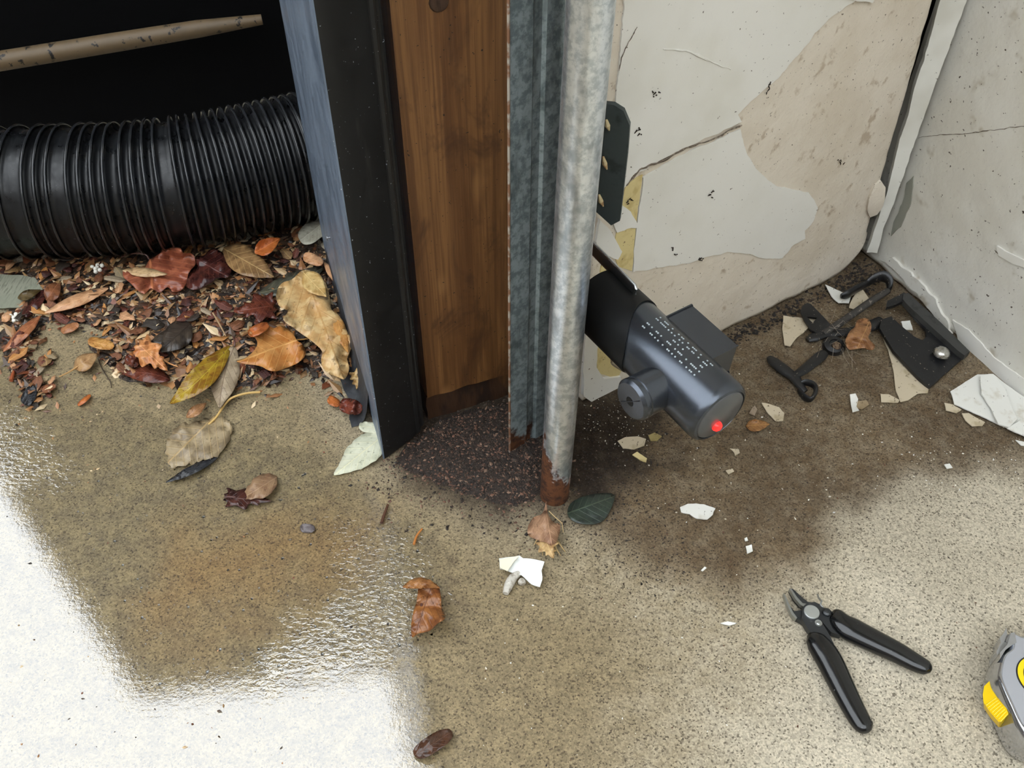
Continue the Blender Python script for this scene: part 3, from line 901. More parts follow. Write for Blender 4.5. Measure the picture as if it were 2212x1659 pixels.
# raised dotted lettering on the top of the body
rows_ = ["11.0.11.1.1..1..11.1.1..11..1.11.1.1",
         "1101..11.10..111..1.111..1..1111.11.",
         "1.11..1.1..1..11.11.1..1...11.111.1.",
         "11.1111.1.1.1..1.1..11.11..1..111.1."]
mb = MB()
rg_ = random.Random(4)
for r in range(5):
    for k in range(34):
        if rows_[r % 4][(k * (1 + r // 4)) % 36] in '.0' or (r == 2 and rg_.random() < 0.5):
            continue
        th = radians(70 + 9.5 * r)
        a_ = 0.086 - 0.0018 * k
        mb.lathe([(0.00085, -0.0002), (0.0007, 0.0004), (0, 0.0005)], frame(sl_(a_, BR * cos(th), BR * sin(th)), sb * cos(th) + su * sin(th), tuple(sa)), 6)
mb.obj('dotted_lettering', M('pale_embossing', S(176, 186, 190), 0.5), body)
# steel strap that carries it, and its cable
p0_, p1_ = onplane(1262, 512, sl_(0, 0, BR + 0.004), su), onplane(1372, 625, sl_(0, 0, BR + 0.004), su)
dd = (p1_ - p0_).normalized(); ww = dd.cross(su).normalized()
mb = MB()
for k, (h0, h1) in enumerate(((-0.010, 0.004),)):
    mb.tube([p0_ + su * (-0.003), p1_ + su * (-0.003)], 0.0062, 16, squash=(0.26, 1.0), up=tuple(su))
mb.obj('steel_strap', M('dark_steel', S(104, 106, 106), 0.32, 0.85), sens, sharp=60)
mb = MB(); mb.tube([p0_ + su * 0.0034, p1_ + su * 0.0034 - dd * 0.001, p1_ + dd * 0.0012 + su * 0.0014, p1_ + dd * 0.0014 - su * 0.006], 0.0013, 10)
mb.obj('strap_edge', M('bright_steel', S(200, 204, 206), 0.25, 0.9), sens)
mb = MB()
cab = [atY(x, y, Y) for x, y, Y in ((1300, 700, 0.60), (1316, 722, 0.598), (1322, 742, 0.60), (1338, 744, 0.598), (1330, 762, 0.603), (1322, 782, 0.606), (1340, 796, 0.60), (1362, 806, 0.592), (1385, 812, 0.585))]
mb.tube([Vector(q) for q in catmull([tuple(q) for q in cab], 5, False)], 0.0016, 8)
mb.obj('cable', M('tan_cable', S(188, 176, 152), 0.5), sens)
tag(sens, 'grey cylindrical beam sensor with a red lamp beside the galvanised track', 'sensor')

# ================================================================== CUTTING PLIERS
M_grip = M('glossy_black_grip', (0.007, 0.0075, 0.008), 0.16, spec=0.6, layers=[(600, 0.72, 0.74, S(150, 150, 150))])
M_pl = M('blackened_steel', S(62, 64, 66), 0.38, 0.6, layers=[(200, 0.6, 0.7, S(92, 94, 94))])
M_bright = M('ground_steel', S(170, 174, 174), 0.28, 0.9)
pl = empty('cutting_pliers', G(1765, 1345))
def flat(name, px, z0, z1, mat, parent, sharp=30, sp=8, dome=0.0, amp=0.0):
    P = ragged(px, amp, 5, 1.0) if amp else px
    v2, tr = fill(P, sp)
    V, Fc = slab_mesh(v2, tr, lambda x, y: G(x, y, z1), lambda x, y: G(x, y, z1) - Vector((0, 0, z1 - z0)))
    return put(name, V, Fc, mat, parent, sharp=sharp)
def grip(name, pts, rad):
    mb = MB()
    P = catmull(pts, 5, False); R = np.interp(np.linspace(0, 1, len(P)), np.linspace(0, 1, len(rad)), rad)
    path = [G(x, y, 0.0095) for x, y in P]
    mb.tube(path, [r * mpp(*P[i]) for i, r in enumerate(R)], 24, squash=(1, 0.72))
    return mb.obj(name, M_grip, pl)
grip('handle_grip', [(1744, 1372), (1752, 1377), (1768, 1392), (1790, 1424), (1812, 1468), (1836, 1516), (1858, 1556), (1872, 1572), (1880, 1580)], [3, 16, 25, 29, 29, 27, 25, 23, 19, 5])
grip('handle_grip', [(1797, 1322), (1805, 1328), (1822, 1350), (1850, 1366), (1890, 1386), (1935, 1408), (1975, 1430), (2000, 1442), (2012, 1449)], [3, 16, 26, 29, 28, 26, 24, 21, 17, 5])
flat('jaw', [(1693, 1282), (1698, 1290), (1706, 1308), (1716, 1320), (1730, 1318), (1748, 1330), (1738, 1345), (1722, 1336), (1712, 1326), (1700, 1304)], 0.003, 0.0085, M_pl, pl)
flat('jaw', [(1706, 1271), (1713, 1272), (1730, 1288), (1745, 1300), (1765, 1303), (1772, 1320), (1745, 1330), (1736, 1308), (1728, 1304), (1716, 1290)], 0.003, 0.0095, M_pl, pl)
flat('cutting_edge', [(1705, 1271), (1710, 1272), (1722, 1290), (1734, 1303), (1742, 1304), (1735, 1310), (1729, 1306), (1718, 1293)], 0.006, 0.0101, M_bright, pl)
flat('cutting_edge', [(1692.5, 1281), (1696, 1285), (1704, 1303), (1713, 1322), (1722, 1334), (1720, 1337), (1710, 1327), (1700, 1306)], 0.004, 0.0089, M_bright, pl)
flat('lever_plate', [(1734, 1312), (1745, 1302), (1760, 1300), (1770, 1305), (1775, 1318), (1770, 1335), (1780, 1352), (1790, 1368), (1802, 1392), (1785, 1376), (1768, 1368), (1752, 1366), (1744, 1356), (1732, 1335)], 0.006, 0.0125, M_pl, pl)
flat('lever_plate', [(1768, 1308), (1778, 1312), (1792, 1316), (1802, 1326), (1812, 1344), (1824, 1366), (1816, 1372), (1796, 1366), (1782, 1350), (1766, 1330)], 0.004, 0.0100, M_pl, pl)
pv = G(1753, 1323, 0.0125)
mb = MB(); mb.lathe([(0.0064, 0), (0.0064, 0.0012), (0.0059, 0.0017), (0, 0.0018)], frame(pv, (0, 0, 1)), 32)
mb.obj('pivot', M('brushed_pivot', S(186, 190, 188), 0.42, 0.75), pl, sharp=30)
mb = MB(); mb.lathe([(0.0036, -0.001), (0.0036, 0.0012), (0.0022, 0.0024), (0, 0.0028)], frame(G(1786, 1323, 0.011), (0, 0, 1)), 20)
mb.obj('rivet', M_pl, pl, sharp=30)
mb = MB(); mb.lathe([(0.0030, 0.0), (0.0030, 0.0005), (0.0018, 0.0002), (0.0012, 0.0006), (0, 0.0008)], frame(G(1768, 1346, 0.0125), (0, 0, 1)), 20)
mb.obj('spring_pin', M_bright, pl, sharp=30)
mb = MB(); mb.tube([G(1766, 1284, 0.006), G(1769, 1293, 0.009), G(1775, 1298, 0.010), G(1772, 1306, 0.009), G(1780, 1316, 0.009)], 0.0008, 8)
mb.obj('spring_wire', M_bright, pl)
tag(pl, 'small cutting pliers with glossy black grips lying open on dry concrete', 'pliers')

# ================================================================== TAPE MEASURE (cut by the right edge of the picture)
tp = empty('tape_measure', G(2250, 1500))
M_chrome = M('grey_chrome_case', S(186, 188, 192), 0.14, 0.9)
M_face = M('silver_plastic', S(176, 178, 184), 0.35, 0.3)
top_px = [(2188, 1366), (2206, 1372), (2240, 1370), (2290, 1366), (2335, 1385), (2362, 1430), (2372, 1500), (2362, 1560), (2320, 1600), (2262, 1606), (2226, 1592), (2204, 1568), (2184, 1526), (2168, 1490), (2158, 1462), (2160, 1436), (2168, 1412), (2186, 1396)]
TZ = 0.036
tw = [G(x, y, TZ) for x, y in catmull(top_px, 4)]
tc_ = sum(tw, Vector()) / len(tw)
mb = MB()
lv = [(0.0005, 0.955), (0.003, 1.03), (0.008, 1.07), (0.018, 1.085), (0.027, 1.065), (0.032, 1.03), (0.035, 0.985), (0.036, 0.95)]
v, f = [], []
n = len(tw)
for z, k in lv:
    v += [Vector((tc_.x + (q.x - tc_.x) * k, tc_.y + (q.y - tc_.y) * k, z)) for q in tw]
for i in range(len(lv) - 1):
    for k in range(n):
        f.append((i * n + k, i * n + (k + 1) % n, (i + 1) * n + (k + 1) % n, (i + 1) * n + k))
f += [tuple(range(n))[::-1], tuple((len(lv) - 1) * n + k for k in range(n))]
if (tw[1] - tw[0]).cross(tw[2] - tw[1]).z < 0:
    f = [q[::-1] for q in f]
mb.add(v, f).obj('case', M_chrome, tp, sharp=45)
mb = MB()
v = [Vector((tc_.x + (q.x - tc_.x) * k, tc_.y + (q.y - tc_.y) * k, z)) for z, k in ((0.0359, 0.93), (0.0366, 0.92), (0.0368, 0.90)) for q in tw]
f = [(i * n + k, i * n + (k + 1) % n, (i + 1) * n + (k + 1) % n, (i + 1) * n + k) for i in range(2) for k in range(n)] + [tuple(2 * n + k for k in range(n))]
if (tw[1] - tw[0]).cross(tw[2] - tw[1]).z < 0:
    f = [q[::-1] for q in f]
mb.add(v, f).obj('face_plate', M_face, tp, sharp=30)
lc = G(2252, 1466, 0.0368)
for r, h, mm, nm in ((0.0190, 0.0005, M('label_black', (0.01, 0.01, 0.01), 0.4), 'label_border'), (0.0180, 0.0008, M('label_yellow', S(244, 214, 20), 0.4), 'label_ring'), (0.0140, 0.0011, M('label_dark', S(64, 52, 20), 0.4), 'label_centre')):
    mb = MB(); mb.lathe([(r, 0), (r, h), (0, h)], frame(lc, (0, 0, 1)), 48); mb.obj(nm, mm, tp, sharp=30)
M_yel = M('yellow_lock_plastic', S(250, 208, 10), 0.38)
bpx = [(2147, 1452), (2152, 1478), (2164, 1506), (2178, 1540), (2168, 1553), (2158, 1560), (2140, 1540), (2125, 1518), (2123, 1500), (2126, 1482), (2143, 1466)]
v2, tr = fill(bpx, 8)
def lockz(x, y):
    return 0.020 + 0.011 * (x - 2124) / 50.0
V, Fc = slab_mesh(v2, tr, lambda x, y: G(x, y, lockz(x, y)), lambda x, y: G(x, y, lockz(x, y)) + Vector((0.006, 0.002, -0.014)))
lk = put('lock_button', V, Fc, M_yel, tp, sharp=40)
mb = MB()
for k in range(8):
    a_, c_ = (2130 + 4.4 * k, 1524 + 5.0 * k), (2152 + 3.6 * k, 1508 + 4.8 * k)
    mb.tube([G(*a_, lockz(*a_) + 0.0002), G(*c_, lockz(*c_) + 0.0002)], 0.0006, 6)
mb.obj('grip_ridges', M_yel, lk)
flat('end_hook', [(2162, 1388), (2160, 1378), (2168, 1368), (2174, 1356), (2176, 1374), (2170, 1386), (2176, 1392), (2164, 1412), (2156, 1420), (2152, 1408)], 0.010, 0.026, M_chrome, tp)
flat('tape_mouth', [(2184, 1367), (2192, 1366), (2196, 1388), (2188, 1392), (2172, 1404), (2160, 1424), (2160, 1410), (2176, 1392)], 0.012, 0.037, M_chrome, tp)
tag(tp, 'silver and yellow tape measure at the right edge of the concrete floor', 'tape measure')

# ================================================================== BLACK IRONMONGERY IN THE CORNER
M_iron = M('black_japanned_iron', (0.010, 0.0105, 0.012), 0.38, spec=0.5, layers=[(260, 0.66, 0.71, S(150, 140, 125)), (60, 0.6, 0.75, (0.03, 0.028, 0.026))], bump=(120, 0.2, 0.001))
hb = empty('hinge_bracket', G(1985, 760))
def zpl(x, y):
    return 0.006 + 0.010 * max(0, (800 - y)) / 160.0
def ironplate(name, px, zf, th, mat, parent, holes=(), sp=9):
    v2, tr = fill(px, sp, holes)
    V, Fc = slab_mesh(v2, tr, lambda x, y: G(x, y, zf(x, y)), lambda x, y: G(x, y, zf(x, y)) - Vector((0, 0, th)))
    return put(name, V, Fc, mat, parent, sharp=35)
ironplate('plate', [(1900, 705), (1905, 690), (1925, 683), (1945, 702), (1975, 727), (1993, 735), (2001, 727), (1999, 712), (1975, 685), (1950, 655), (1945, 642), (1957, 634), (1966, 640), (2030, 700), (2095, 760), (2052, 798), (2008, 835), (1985, 815), (1930, 755)], zpl, 0.003, M_iron, hb)
M_iron2 = M('worn_black_iron', S(62, 62, 60), 0.55, spec=0.4, layers=[(90, 0.5, 0.7, S(44, 44, 43))])
ironplate('raised_edge', [(1951, 636), (1962, 632), (1970, 640), (2034, 698), (2095, 759), (2084, 768), (2070, 758), (2010, 704), (1962, 660), (1950, 646)], lambda x, y: zpl(x, y) + 0.006, 0.007, M_iron2, hb)
ironplate('arm', [(1917, 650), (1952, 632), (1964, 636), (1956, 648), (1930, 660), (1915, 664)], lambda x, y: 0.020, 0.004, M_iron, hb)
ironplate('fold', [(1900, 708), (1912, 700), (1950, 745), (2000, 800), (2030, 818), (2008, 836), (1985, 816), (1930, 757)], lambda x, y: zpl(x, y) + 0.0012, 0.004, M_iron, hb)
bb_ = G(2033, 764, 0.012)
mb = MB(); mb.lathe([(0.0088, 0), (0.0086, 0.002), (0.0072, 0.0048), (0.0045, 0.0066), (0, 0.0074)], frame(bb_, (0, 0, 1)), 28)
mb.obj('dome_bolt', M('dusty_chrome', S(190, 188, 182), 0.22, 0.85, layers=[(160, 0.5, 0.7, S(140, 134, 122))], rvar=(120, 0.12, 0.4)), hb)
tag(hb, 'black iron hinge bracket with a slot and a silver dome bolt by the right wall', 'bracket')
st = ironplate('iron_strap', [(1729, 672), (1734, 660), (1744, 654), (1752, 657), (1775, 680), (1797, 704), (1792, 716), (1784, 724), (1765, 720), (1752, 712), (1738, 692)], lambda x, y: 0.012 - 0.004 * (y - 654) / 70, 0.0025, M_iron, None, holes=[[(1743, 684), (1748, 684), (1765, 686), (1756, 697), (1752, 694)]], sp=8)
tag(st, 'black iron strap with a three-cornered slot over a beige paint chip', 'strap')
def bentbar(name, pts, zs, rad, sq, label, cat='metal bar', mat=M_iron, n=12):
    P = catmull([(x, y, z) for (x, y), z in zip(pts, zs)], 6, False)
    R = np.interp(np.linspace(0, 1, len(P)), np.linspace(0, 1, len(rad)), rad)
    mb = MB(); mb.tube([G(x, y, z) for x, y, z in P], [R[i] * mpp(p[0], p[1]) for i, p in enumerate(P)], n, squash=sq)
    o = mb.obj(name, mat)
    if label: tag(o, label, cat)
    return o
bentbar('curled_clip', [(1816, 640), (1830, 636), (1850, 624), (1872, 612), (1892, 600), (1908, 597), (1920, 606), (1921, 622), (1914, 634)], [0.012, 0.013, 0.013, 0.014, 0.020, 0.022, 0.020, 0.014, 0.010], [6, 12, 12, 10, 12, 14, 12, 10, 6], (0.55, 1.0), 'black curled iron clip nearest the wall corner', 'clip')
bentbar('iron_rod', [(1778, 722), (1800, 708), (1840, 680), (1880, 652), (1918, 628)], [0.006, 0.008, 0.011, 0.015, 0.018], [8, 9, 8, 8, 7], (1, 0.9), 'long dusty iron rod slanting across the black ironmongery', 'rod', M('dusty_iron', S(58, 55, 52), 0.6, layers=[(200, 0.55, 0.68, S(130, 122, 112))]))
bentbar('iron_bar', [(1745, 735), (1760, 728), (1790, 720), (1840, 716), (1880, 704), (1905, 692)], [0.004, 0.005, 0.006, 0.006, 0.006, 0.007], [6, 13, 11, 12, 15, 12], (1, 0.5), 'flat black iron bar lying under the long dusty rod')
dk = empty('iron_washer', G(1803, 748))
mb = MB(); mb.lathe([(0.0118, 0), (0.0122, 0.002), (0.0105, 0.006), (0.0058, 0.0075), (0.0050, 0.0060)], frame(G(1800, 750, 0.002), (-0.1, -0.25, 1)), 24); mb.obj('disc', M_iron, dk, sharp=40)
mb = MB(); mb.lathe([(0.0048, 0), (0.0046, 0.002), (0, 0.003)], frame(G(1807, 748, 0.0075), (-0.1, -0.25, 1)), 14); mb.obj('rusty_nut', M('rusty_nut', S(112, 92, 70), 0.7, layers=[(300, 0.45, 0.6, S(66, 46, 32))], bump=(300, 0.6, 0.002)), dk)
tag(dk, 'black iron disc with a rusty nut beside the crumpled brown leaf', 'washer')
bentbar('iron_lever', [(1662, 772), (1672, 782), (1695, 800), (1715, 815), (1728, 832), (1740, 846)], [0.004, 0.005, 0.006, 0.006, 0.006, 0.005], [7, 13, 14, 12, 10, 6], (1, 0.6), 'black iron lever nearest the sensor end', 'lever')
bentbar('iron_link', [(1716, 812), (1735, 800), (1755, 784), (1772, 770), (1782, 762)], [0.007, 0.007, 0.007, 0.006, 0.006], [8, 11, 12, 13, 9], (1, 0.6), 'short black iron link joining the lever to the rusty nut', 'link')
bentbar('iron_ring', [(1726, 832), (1740, 826), (1758, 832), (1762, 846), (1752, 862), (1738, 858), (1726, 842)], [0.004, 0.007, 0.009, 0.009, 0.006, 0.004, 0.004], [5, 6, 6, 6, 5, 6, 5], (0.8, 1.5), 'small open iron ring at the lower end of the black lever', 'ring')

# ================================================================== FALLEN LEAVES
def leafmat(c1, c2, vein=None, rough=0.34):
    dull = lambda c: tuple(round(x * 0.84 + (sum(c) / 3.0) * 0.16 - 4) for x in c)
    c1, c2 = dull(c1), dull(c2)
    key = 'leaf_%s_%s_%s' % ('_'.join(map(str, c1)), '_'.join(map(str, c2)), rough)
    if key in MATS:
        return MATS[key]
    m, t, b = newmat('leaf_skin')
    vc = coords(t)
    n1 = noise_n(t, vc, 55, 4, 0.65, 0.5)
    n2 = noise_n(t, vc, 260, 2, 0.6)
    c = mixc(t, ramp(t, n1, 0.36, 0.64), S(*c1), S(*c2))
    dark = tuple(x * 0.45 for x in S(*c2))
    c = mixc(t, ramp(t, n2, 0.60, 0.72, 0, 0.7), c, dark)
    uv = t.nodes.new('ShaderNodeUVMap'); sx = t.nodes.new('ShaderNodeSeparateXYZ')
    t.links.new(uv.outputs[0], sx.inputs[0])
    av = mth(t, 'ABSOLUTE', mth(t, 'SUBTRACT', mth(t, 'MULTIPLY', sx.outputs[1], 2.0), 1.0))
    mid = ramp(t, av, 0.05, 0.015)
    w = mth(t, 'FRACT', mth(t, 'MULTIPLY', mth(t, 'SUBTRACT', sx.outputs[0], mth(t, 'MULTIPLY', av, 0.28)), 7.0))
    sv = ramp(t, mth(t, 'ABSOLUTE', mth(t, 'SUBTRACT', w, 0.5)), 0.09, 0.02)
    vn = mth(t, 'MAXIMUM', mid, mth(t, 'MULTIPLY', sv, 0.6))
    vcol = S(*vein) if vein else tuple(min(1, x * 1.45 + 0.02) for x in S(*c1))
    c = mixc(t, mth(t, 'MULTIPLY', vn, 0.6), c, vcol)
    t.links.new(c, b.inputs['Base Color'])
    b.inputs['Roughness'].default_value = rough
    b.inputs['Specular IOR Level'].default_value = 0.45
    bn = nd(t, 'ShaderNodeBump', Strength=0.45, Distance=0.0012)
    t.links.new(mth(t, 'ADD', mth(t, 'MULTIPLY', n1, 1.0), mth(t, 'MULTIPLY', vn, 0.5)), bn.inputs['Height'])
    t.links.new(bn.outputs[0], b.inputs['Normal'])
    MATS[key] = m
    return m
SHAPES = {
    'ovate': [(0, 0), (0.06, 0.35), (0.18, 0.78), (0.35, 1.0), (0.55, 0.92), (0.75, 0.62), (0.9, 0.28), (1, 0)],
    'lance': [(0, 0), (0.1, 0.45), (0.3, 0.9), (0.5, 1.0), (0.7, 0.8), (0.88, 0.38), (1, 0)],
    'heart': [(0, 0.02), (-0.06, 0.3), (-0.03, 0.65), (0.12, 0.98), (0.3, 1.0), (0.55, 0.75), (0.8, 0.34), (1, 0)],
    'maple': [(0, 0.04), (-0.08, 0.28), (0.02, 0.50), (-0.02, 0.95), (0.14, 0.80), (0.22, 0.72), (0.36, 0.98), (0.46, 1.0), (0.50, 0.62), (0.56, 0.42), (0.72, 0.55), (0.74, 0.30), (0.86, 0.22), (1, 0)],
    'blunt': [(0, 0.12), (0.05, 0.6), (0.2, 0.9), (0.5, 1.0), (0.8, 0.85), (0.96, 0.5), (1, 0.1)],
}
def leaf(name, label, base, tip, width, kind, mat, z0=0.003, dome=0.004, fold=0.0, tip_up=0.0, base_up=0.0, amp=0.0025, bow=0.0, stem=None, stem_mat=None, group=None, cat='leaf', ser=0.0, poly=None, freq=0.035, sp=None, rim=0.005):
    B, T = np.array(base, float), np.array(tip, float)
    d = T - B
    L = np.hypot(*d)
    pr = np.array((-d[1], d[0])) / L
    if poly is None:
        half = SHAPES[kind]
        loop = [(u, v) for u, v in half] + [(u, -v) for u, v in half[::-1] if v > 0.0]
        if half[0][1] == 0: pass
        sm = catmull(loop, 3 if kind == 'maple' else 5)
        P = []
        for u, v in sm:
            x = B + d * u + pr * (v * width / 2 + bow * 4 * u * (1 - u))
            P.append(tuple(x))
    else:
        P = catmull(poly, 4)
    sd = (base[0] * 0.37 + base[1] * 0.11) % 50
    P = ragged(P, 0.9 + ser, 4.5, sd)
    PP = np.array(P)
    hw = max(1.0, np.abs((PP - B) @ pr - 0).max())
    v2, tr = fill(P, sp or max(5.0, min(12.0, L / 12)))
    def uvp(x, y):
        q = np.array((x, y)) - B
        u = float(q @ d) / L / L
        v = (float(q @ pr) - bow * 4 * u * (1 - u)) / (width / 2)
        return u, v
    def top(x, y):
        u, v = uvp(x, y)
        z = z0 + dome * sin(pi * min(max(u, 0), 1)) * max(0, 1 - v * v * 0.5) + fold * abs(v) + tip_up * max(u, 0) ** 3 + base_up * (1 - max(min(u, 1), 0)) ** 3
        z += amp * (nz(x * freq, y * freq, sd) + 0.5 * nz(x * freq * 2.3, y * freq * 2.3, sd + 7) + 0.4)
        r4 = min(1.3, max(abs(v), abs(2 * u - 1))) ** 4
        z += rim * r4 * (0.35 + 1.3 * nz(x * 0.03, y * 0.03, sd + 3))
        return G(x, y, max(z, 0.0009))
    V, Fc = slab_mesh(v2, tr, top, lambda x, y: top(x, y) - Vector((0, 0, 0.0005)))
    uv = []
    for p in v2:
        u, v = uvp(p[0], p[1])
        uv.append((u, v * 0.5 + 0.5))
    o = put(name, V, Fc, mat, None, uv=uv + uv)
    if label: tag(o, label, cat, group)
    if stem:
        pts = catmull([(q[0], q[1], q[2] if len(q) > 2 else z0 + 0.002) for q in stem], 5, False)
        mb = MB(); n = len(pts)
        mb.tube([G(*q) for q in pts], [0.0011 * (1 - 0.45 * i / n) for i in range(n)], 7)
        mb.obj('stem', stem_mat or M('leaf_stalk', S(170, 128, 70), 0.45), o)
    return o

# litter bed the leaves lie on
bedpoly = [(-60, 575), (60, 566), (150, 560), (330, 545), (520, 520), (660, 480), (702, 545), (790, 690), (815, 800), (770, 830), (640, 800), (560, 830), (480, 842), (380, 830), (260, 818), (190, 745), (240, 720), (160, 690), (90, 700), (60, 780), (110, 850), (70, 880), (20, 800), (-10, 720), (20, 660), (80, 640), (70, 605), (-60, 592)]
P = ragged(bedpoly, 9, 10, 3.0)
v2, tr = fill(P, 11)
PA = np.array(P); PB = np.roll(PA, -1, 0)
def bed_z(x, y):
    e = min(1.0, edge_d(x, y, PA, PB) / 45.0) if inside(x, y, PA, PB) else 0.0
    return 0.0004 + 0.0065 * e * (0.7 + 0.5 * nz(x * 0.03, y * 0.03, 2)) + 0.0025 * e * abs(nz(x * 0.11, y * 0.11, 5))
V, Fc = slab_mesh(v2, tr, lambda x, y: G(x, y, bed_z(x, y)), lambda x, y: G(x, y, 0.0) - Vector((0, 0, 0.002)))
M_bed = M('leaf_mould', S(58, 44, 32), 0.55, layers=[(120, 0.48, 0.6, S(34, 26, 20)), (60, 0.6, 0.68, S(112, 76, 46)), (300, 0.62, 0.68, S(140, 120, 94))], bump=(160, 0.9, 0.004))
bed = put('leaf_mould', V, Fc, M_bed)
tag(bed, 'dark wet leaf mould under the heap of autumn leaves', 'leaf mould', kind='stuff')

g_heap = 'autumn leaves in the wet heap below the black hose'
RED, RED2 = (176, 96, 64), (142, 70, 48)
M_red = leafmat(RED, RED2, (208, 130, 84), 0.3)
M_maroon = leafmat((92, 44, 34), (58, 28, 26), None, 0.22)
M_tan = leafmat((166, 124, 76), (128, 92, 54), (206, 172, 116))
M_orange = leafmat((206, 112, 46), (176, 84, 30))
M_olive = leafmat((84, 82, 66), (60, 60, 50), (126, 120, 92), 0.3)
M_yell = leafmat((222, 186, 124), (204, 154, 90), (176, 130, 72), 0.36)
M_amber = leafmat((206, 140, 70), (188, 112, 44), (220, 168, 100), 0.34)
M_ygrn = leafmat((176, 140, 30), (134, 84, 22), (190, 170, 60), 0.28)
M_pale = leafmat((184, 162, 130), (158, 136, 106), (96, 72, 52), 0.45)
M_drk = leafmat((74, 62, 50), (54, 45, 38), (40, 32, 26), 0.32)
M_brn = leafmat((146, 88, 52), (108, 62, 38))
M_rbrn = leafmat((120, 58, 38), (84, 38, 28), None, 0.26)
M_peach = leafmat((216, 160, 112), (190, 128, 80))
M_cream = leafmat((214, 212, 184), (196, 196, 166), (226, 220, 180), 0.45)
M_green = leafmat((54, 66, 56), (42, 50, 44), (84, 96, 76), 0.3)
M_mush = leafmat((168, 146, 108), (128, 108, 78), (182, 152, 102), 0.3)
M_black = leafmat((52, 52, 54), (34, 34, 36), None, 0.25)

leaf('maple_leaf', 'large red maple leaf at the top left of the heap', (324, 560), (330, 636), 160, 'maple', M_red, 0.012, 0.004, amp=0.009, freq=0.03, rim=0.008,
     poly=[(324, 560), (345, 548), (352, 540), (372, 534), (390, 536), (396, 546), (416, 548), (422, 570), (408, 588), (402, 612), (392, 626), (375, 631), (362, 620), (345, 632), (326, 622), (312, 634), (296, 626), (284, 614), (266, 596), (268, 582), (290, 588), (310, 580), (318, 570)],
     stem=[(322, 560, 0.014), (316, 551, 0.018), (300, 547, 0.02), (280, 549, 0.016), (262, 556, 0.012)], stem_mat=M('dark_stalk', S(92, 60, 52), 0.4), group=g_heap)
leaf('maple_lobe', 'tan folded lobe lying across the large red maple leaf', (264, 584), (362, 592), 20, 'lance', leafmat((206, 168, 116), (178, 138, 92)), 0.019, 0.004, amp=0.002, group=g_heap)
leaf('fallen_leaf', 'glossy dark maroon leaf right of the large red maple leaf', (425, 560), (498, 600), 82, 'ovate', M_maroon, 0.009, 0.006, amp=0.007, group=g_heap,
     poly=[(420, 556), (440, 552), (452, 540), (472, 540), (490, 556), (502, 576), (492, 598), (470, 600), (450, 614), (424, 626), (402, 618), (410, 590)])
leaf('beech_leaf', 'tan ribbed leaf lying below the right end of the hose', (482, 536), (592, 598), 62, 'ovate', M_tan, 0.012, 0.007, fold=0.003, amp=0.002, group=g_heap)
leaf('curled_leaf', 'small bright orange curled leaf on top of the ribbed tan leaf', (550, 546), (606, 514), 34, 'ovate', M_orange, 0.021, 0.003, fold=0.008, amp=0.002, group=g_heap)
leaf('fallen_leaf', 'olive grey leaf behind the big yellow leaf', (562, 632), (702, 574), 46, 'lance', M_olive, 0.005, 0.004, fold=0.002, bow=8, rim=0.002, group=g_heap)
leaf('fallen_leaf', 'big crumpled yellow tan leaf at the right of the heap', (656, 584), (742, 818), 110, 'ovate', M_yell, 0.013, 0.006, amp=0.011, freq=0.045, rim=0.010, group=g_heap,
     poly=[(655, 583), (676, 588), (700, 606), (712, 640), (716, 668), (734, 684), (752, 720), (762, 738), (756, 760), (750, 775), (754, 795), (745, 818), (728, 813), (708, 806), (694, 785), (696, 760), (680, 742), (664, 730), (640, 712), (612, 690), (622, 672), (602, 660), (597, 635), (608, 612), (630, 604)])
leaf('leaf_flap', 'folded yellow flap lying on the top of the big yellow tan leaf', (655, 588), (705, 640), 44, 'ovate', leafmat((222, 186, 116), (200, 152, 80)), 0.025, 0.004, amp=0.003, group=g_heap)
leaf('leaf_flap', 'long yellow fold along the right side of the big yellow tan leaf', (722, 672), (752, 762), 26, 'lance', leafmat((208, 146, 72), (184, 120, 54)), 0.018, 0.005, amp=0.003, group=g_heap)
leaf('heart_leaf', 'orange heart shaped leaf with a pointed tip in front of the heap', (642, 734), (511, 782), 92, 'heart', M_amber, 0.010, 0.007, fold=0.0, tip_up=0.003, amp=0.006, rim=0.010, group=g_heap, stem=[(642, 734, 0.013), (655, 733, 0.014), (672, 730, 0.013)],
     poly=[(642, 736), (652, 742), (660, 764), (648, 780), (626, 792), (590, 802), (560, 790), (530, 786), (511, 780), (532, 772), (548, 758), (556, 744), (552, 730), (540, 722), (538, 704), (556, 712), (576, 702), (592, 708), (608, 704), (628, 714)])
leaf('curled_leaf', 'rolled orange rim above the orange heart shaped leaf', (536, 722), (580, 700), 22, 'blunt', leafmat((196, 104, 44), (140, 66, 28)), 0.020, 0.006, fold=0.006, amp=0.001, group=g_heap)
leaf('long_leaf', 'long twisted yellow and green leaf in front of the heap', (497, 748), (367, 872), 52, 'lance', M_ygrn, 0.006, 0.010, fold=0.009, amp=0.002, bow=-6, group=g_heap)
leaf('pale_leaf', 'pale greyish veined leaf hanging from the heap beside the yellow leaf', (506, 748), (474, 880), 62, 'lance', M_pale, 0.006, 0.009, fold=-0.003, amp=0.003, bow=6, stem=[(506, 748, 0.010), (507, 738, 0.012), (502, 726, 0.010)], stem_mat=M('dark_stalk', S(92, 60, 52), 0.4), group=g_heap)
tag(MB().tube([G(x, y, z) for x, y, z in catmull([(562, 847, 0.004), (530, 850, 0.006), (500, 860, 0.006), (484, 876, 0.005), (468, 900, 0.004), (450, 918, 0.003)], 5, False)], 0.0012, 8).obj('leaf_stalk', M('leaf_stalk_pale', S(206, 170, 104), 0.4)), 'long curved pale leaf stalk in front of the heap', 'stalk')
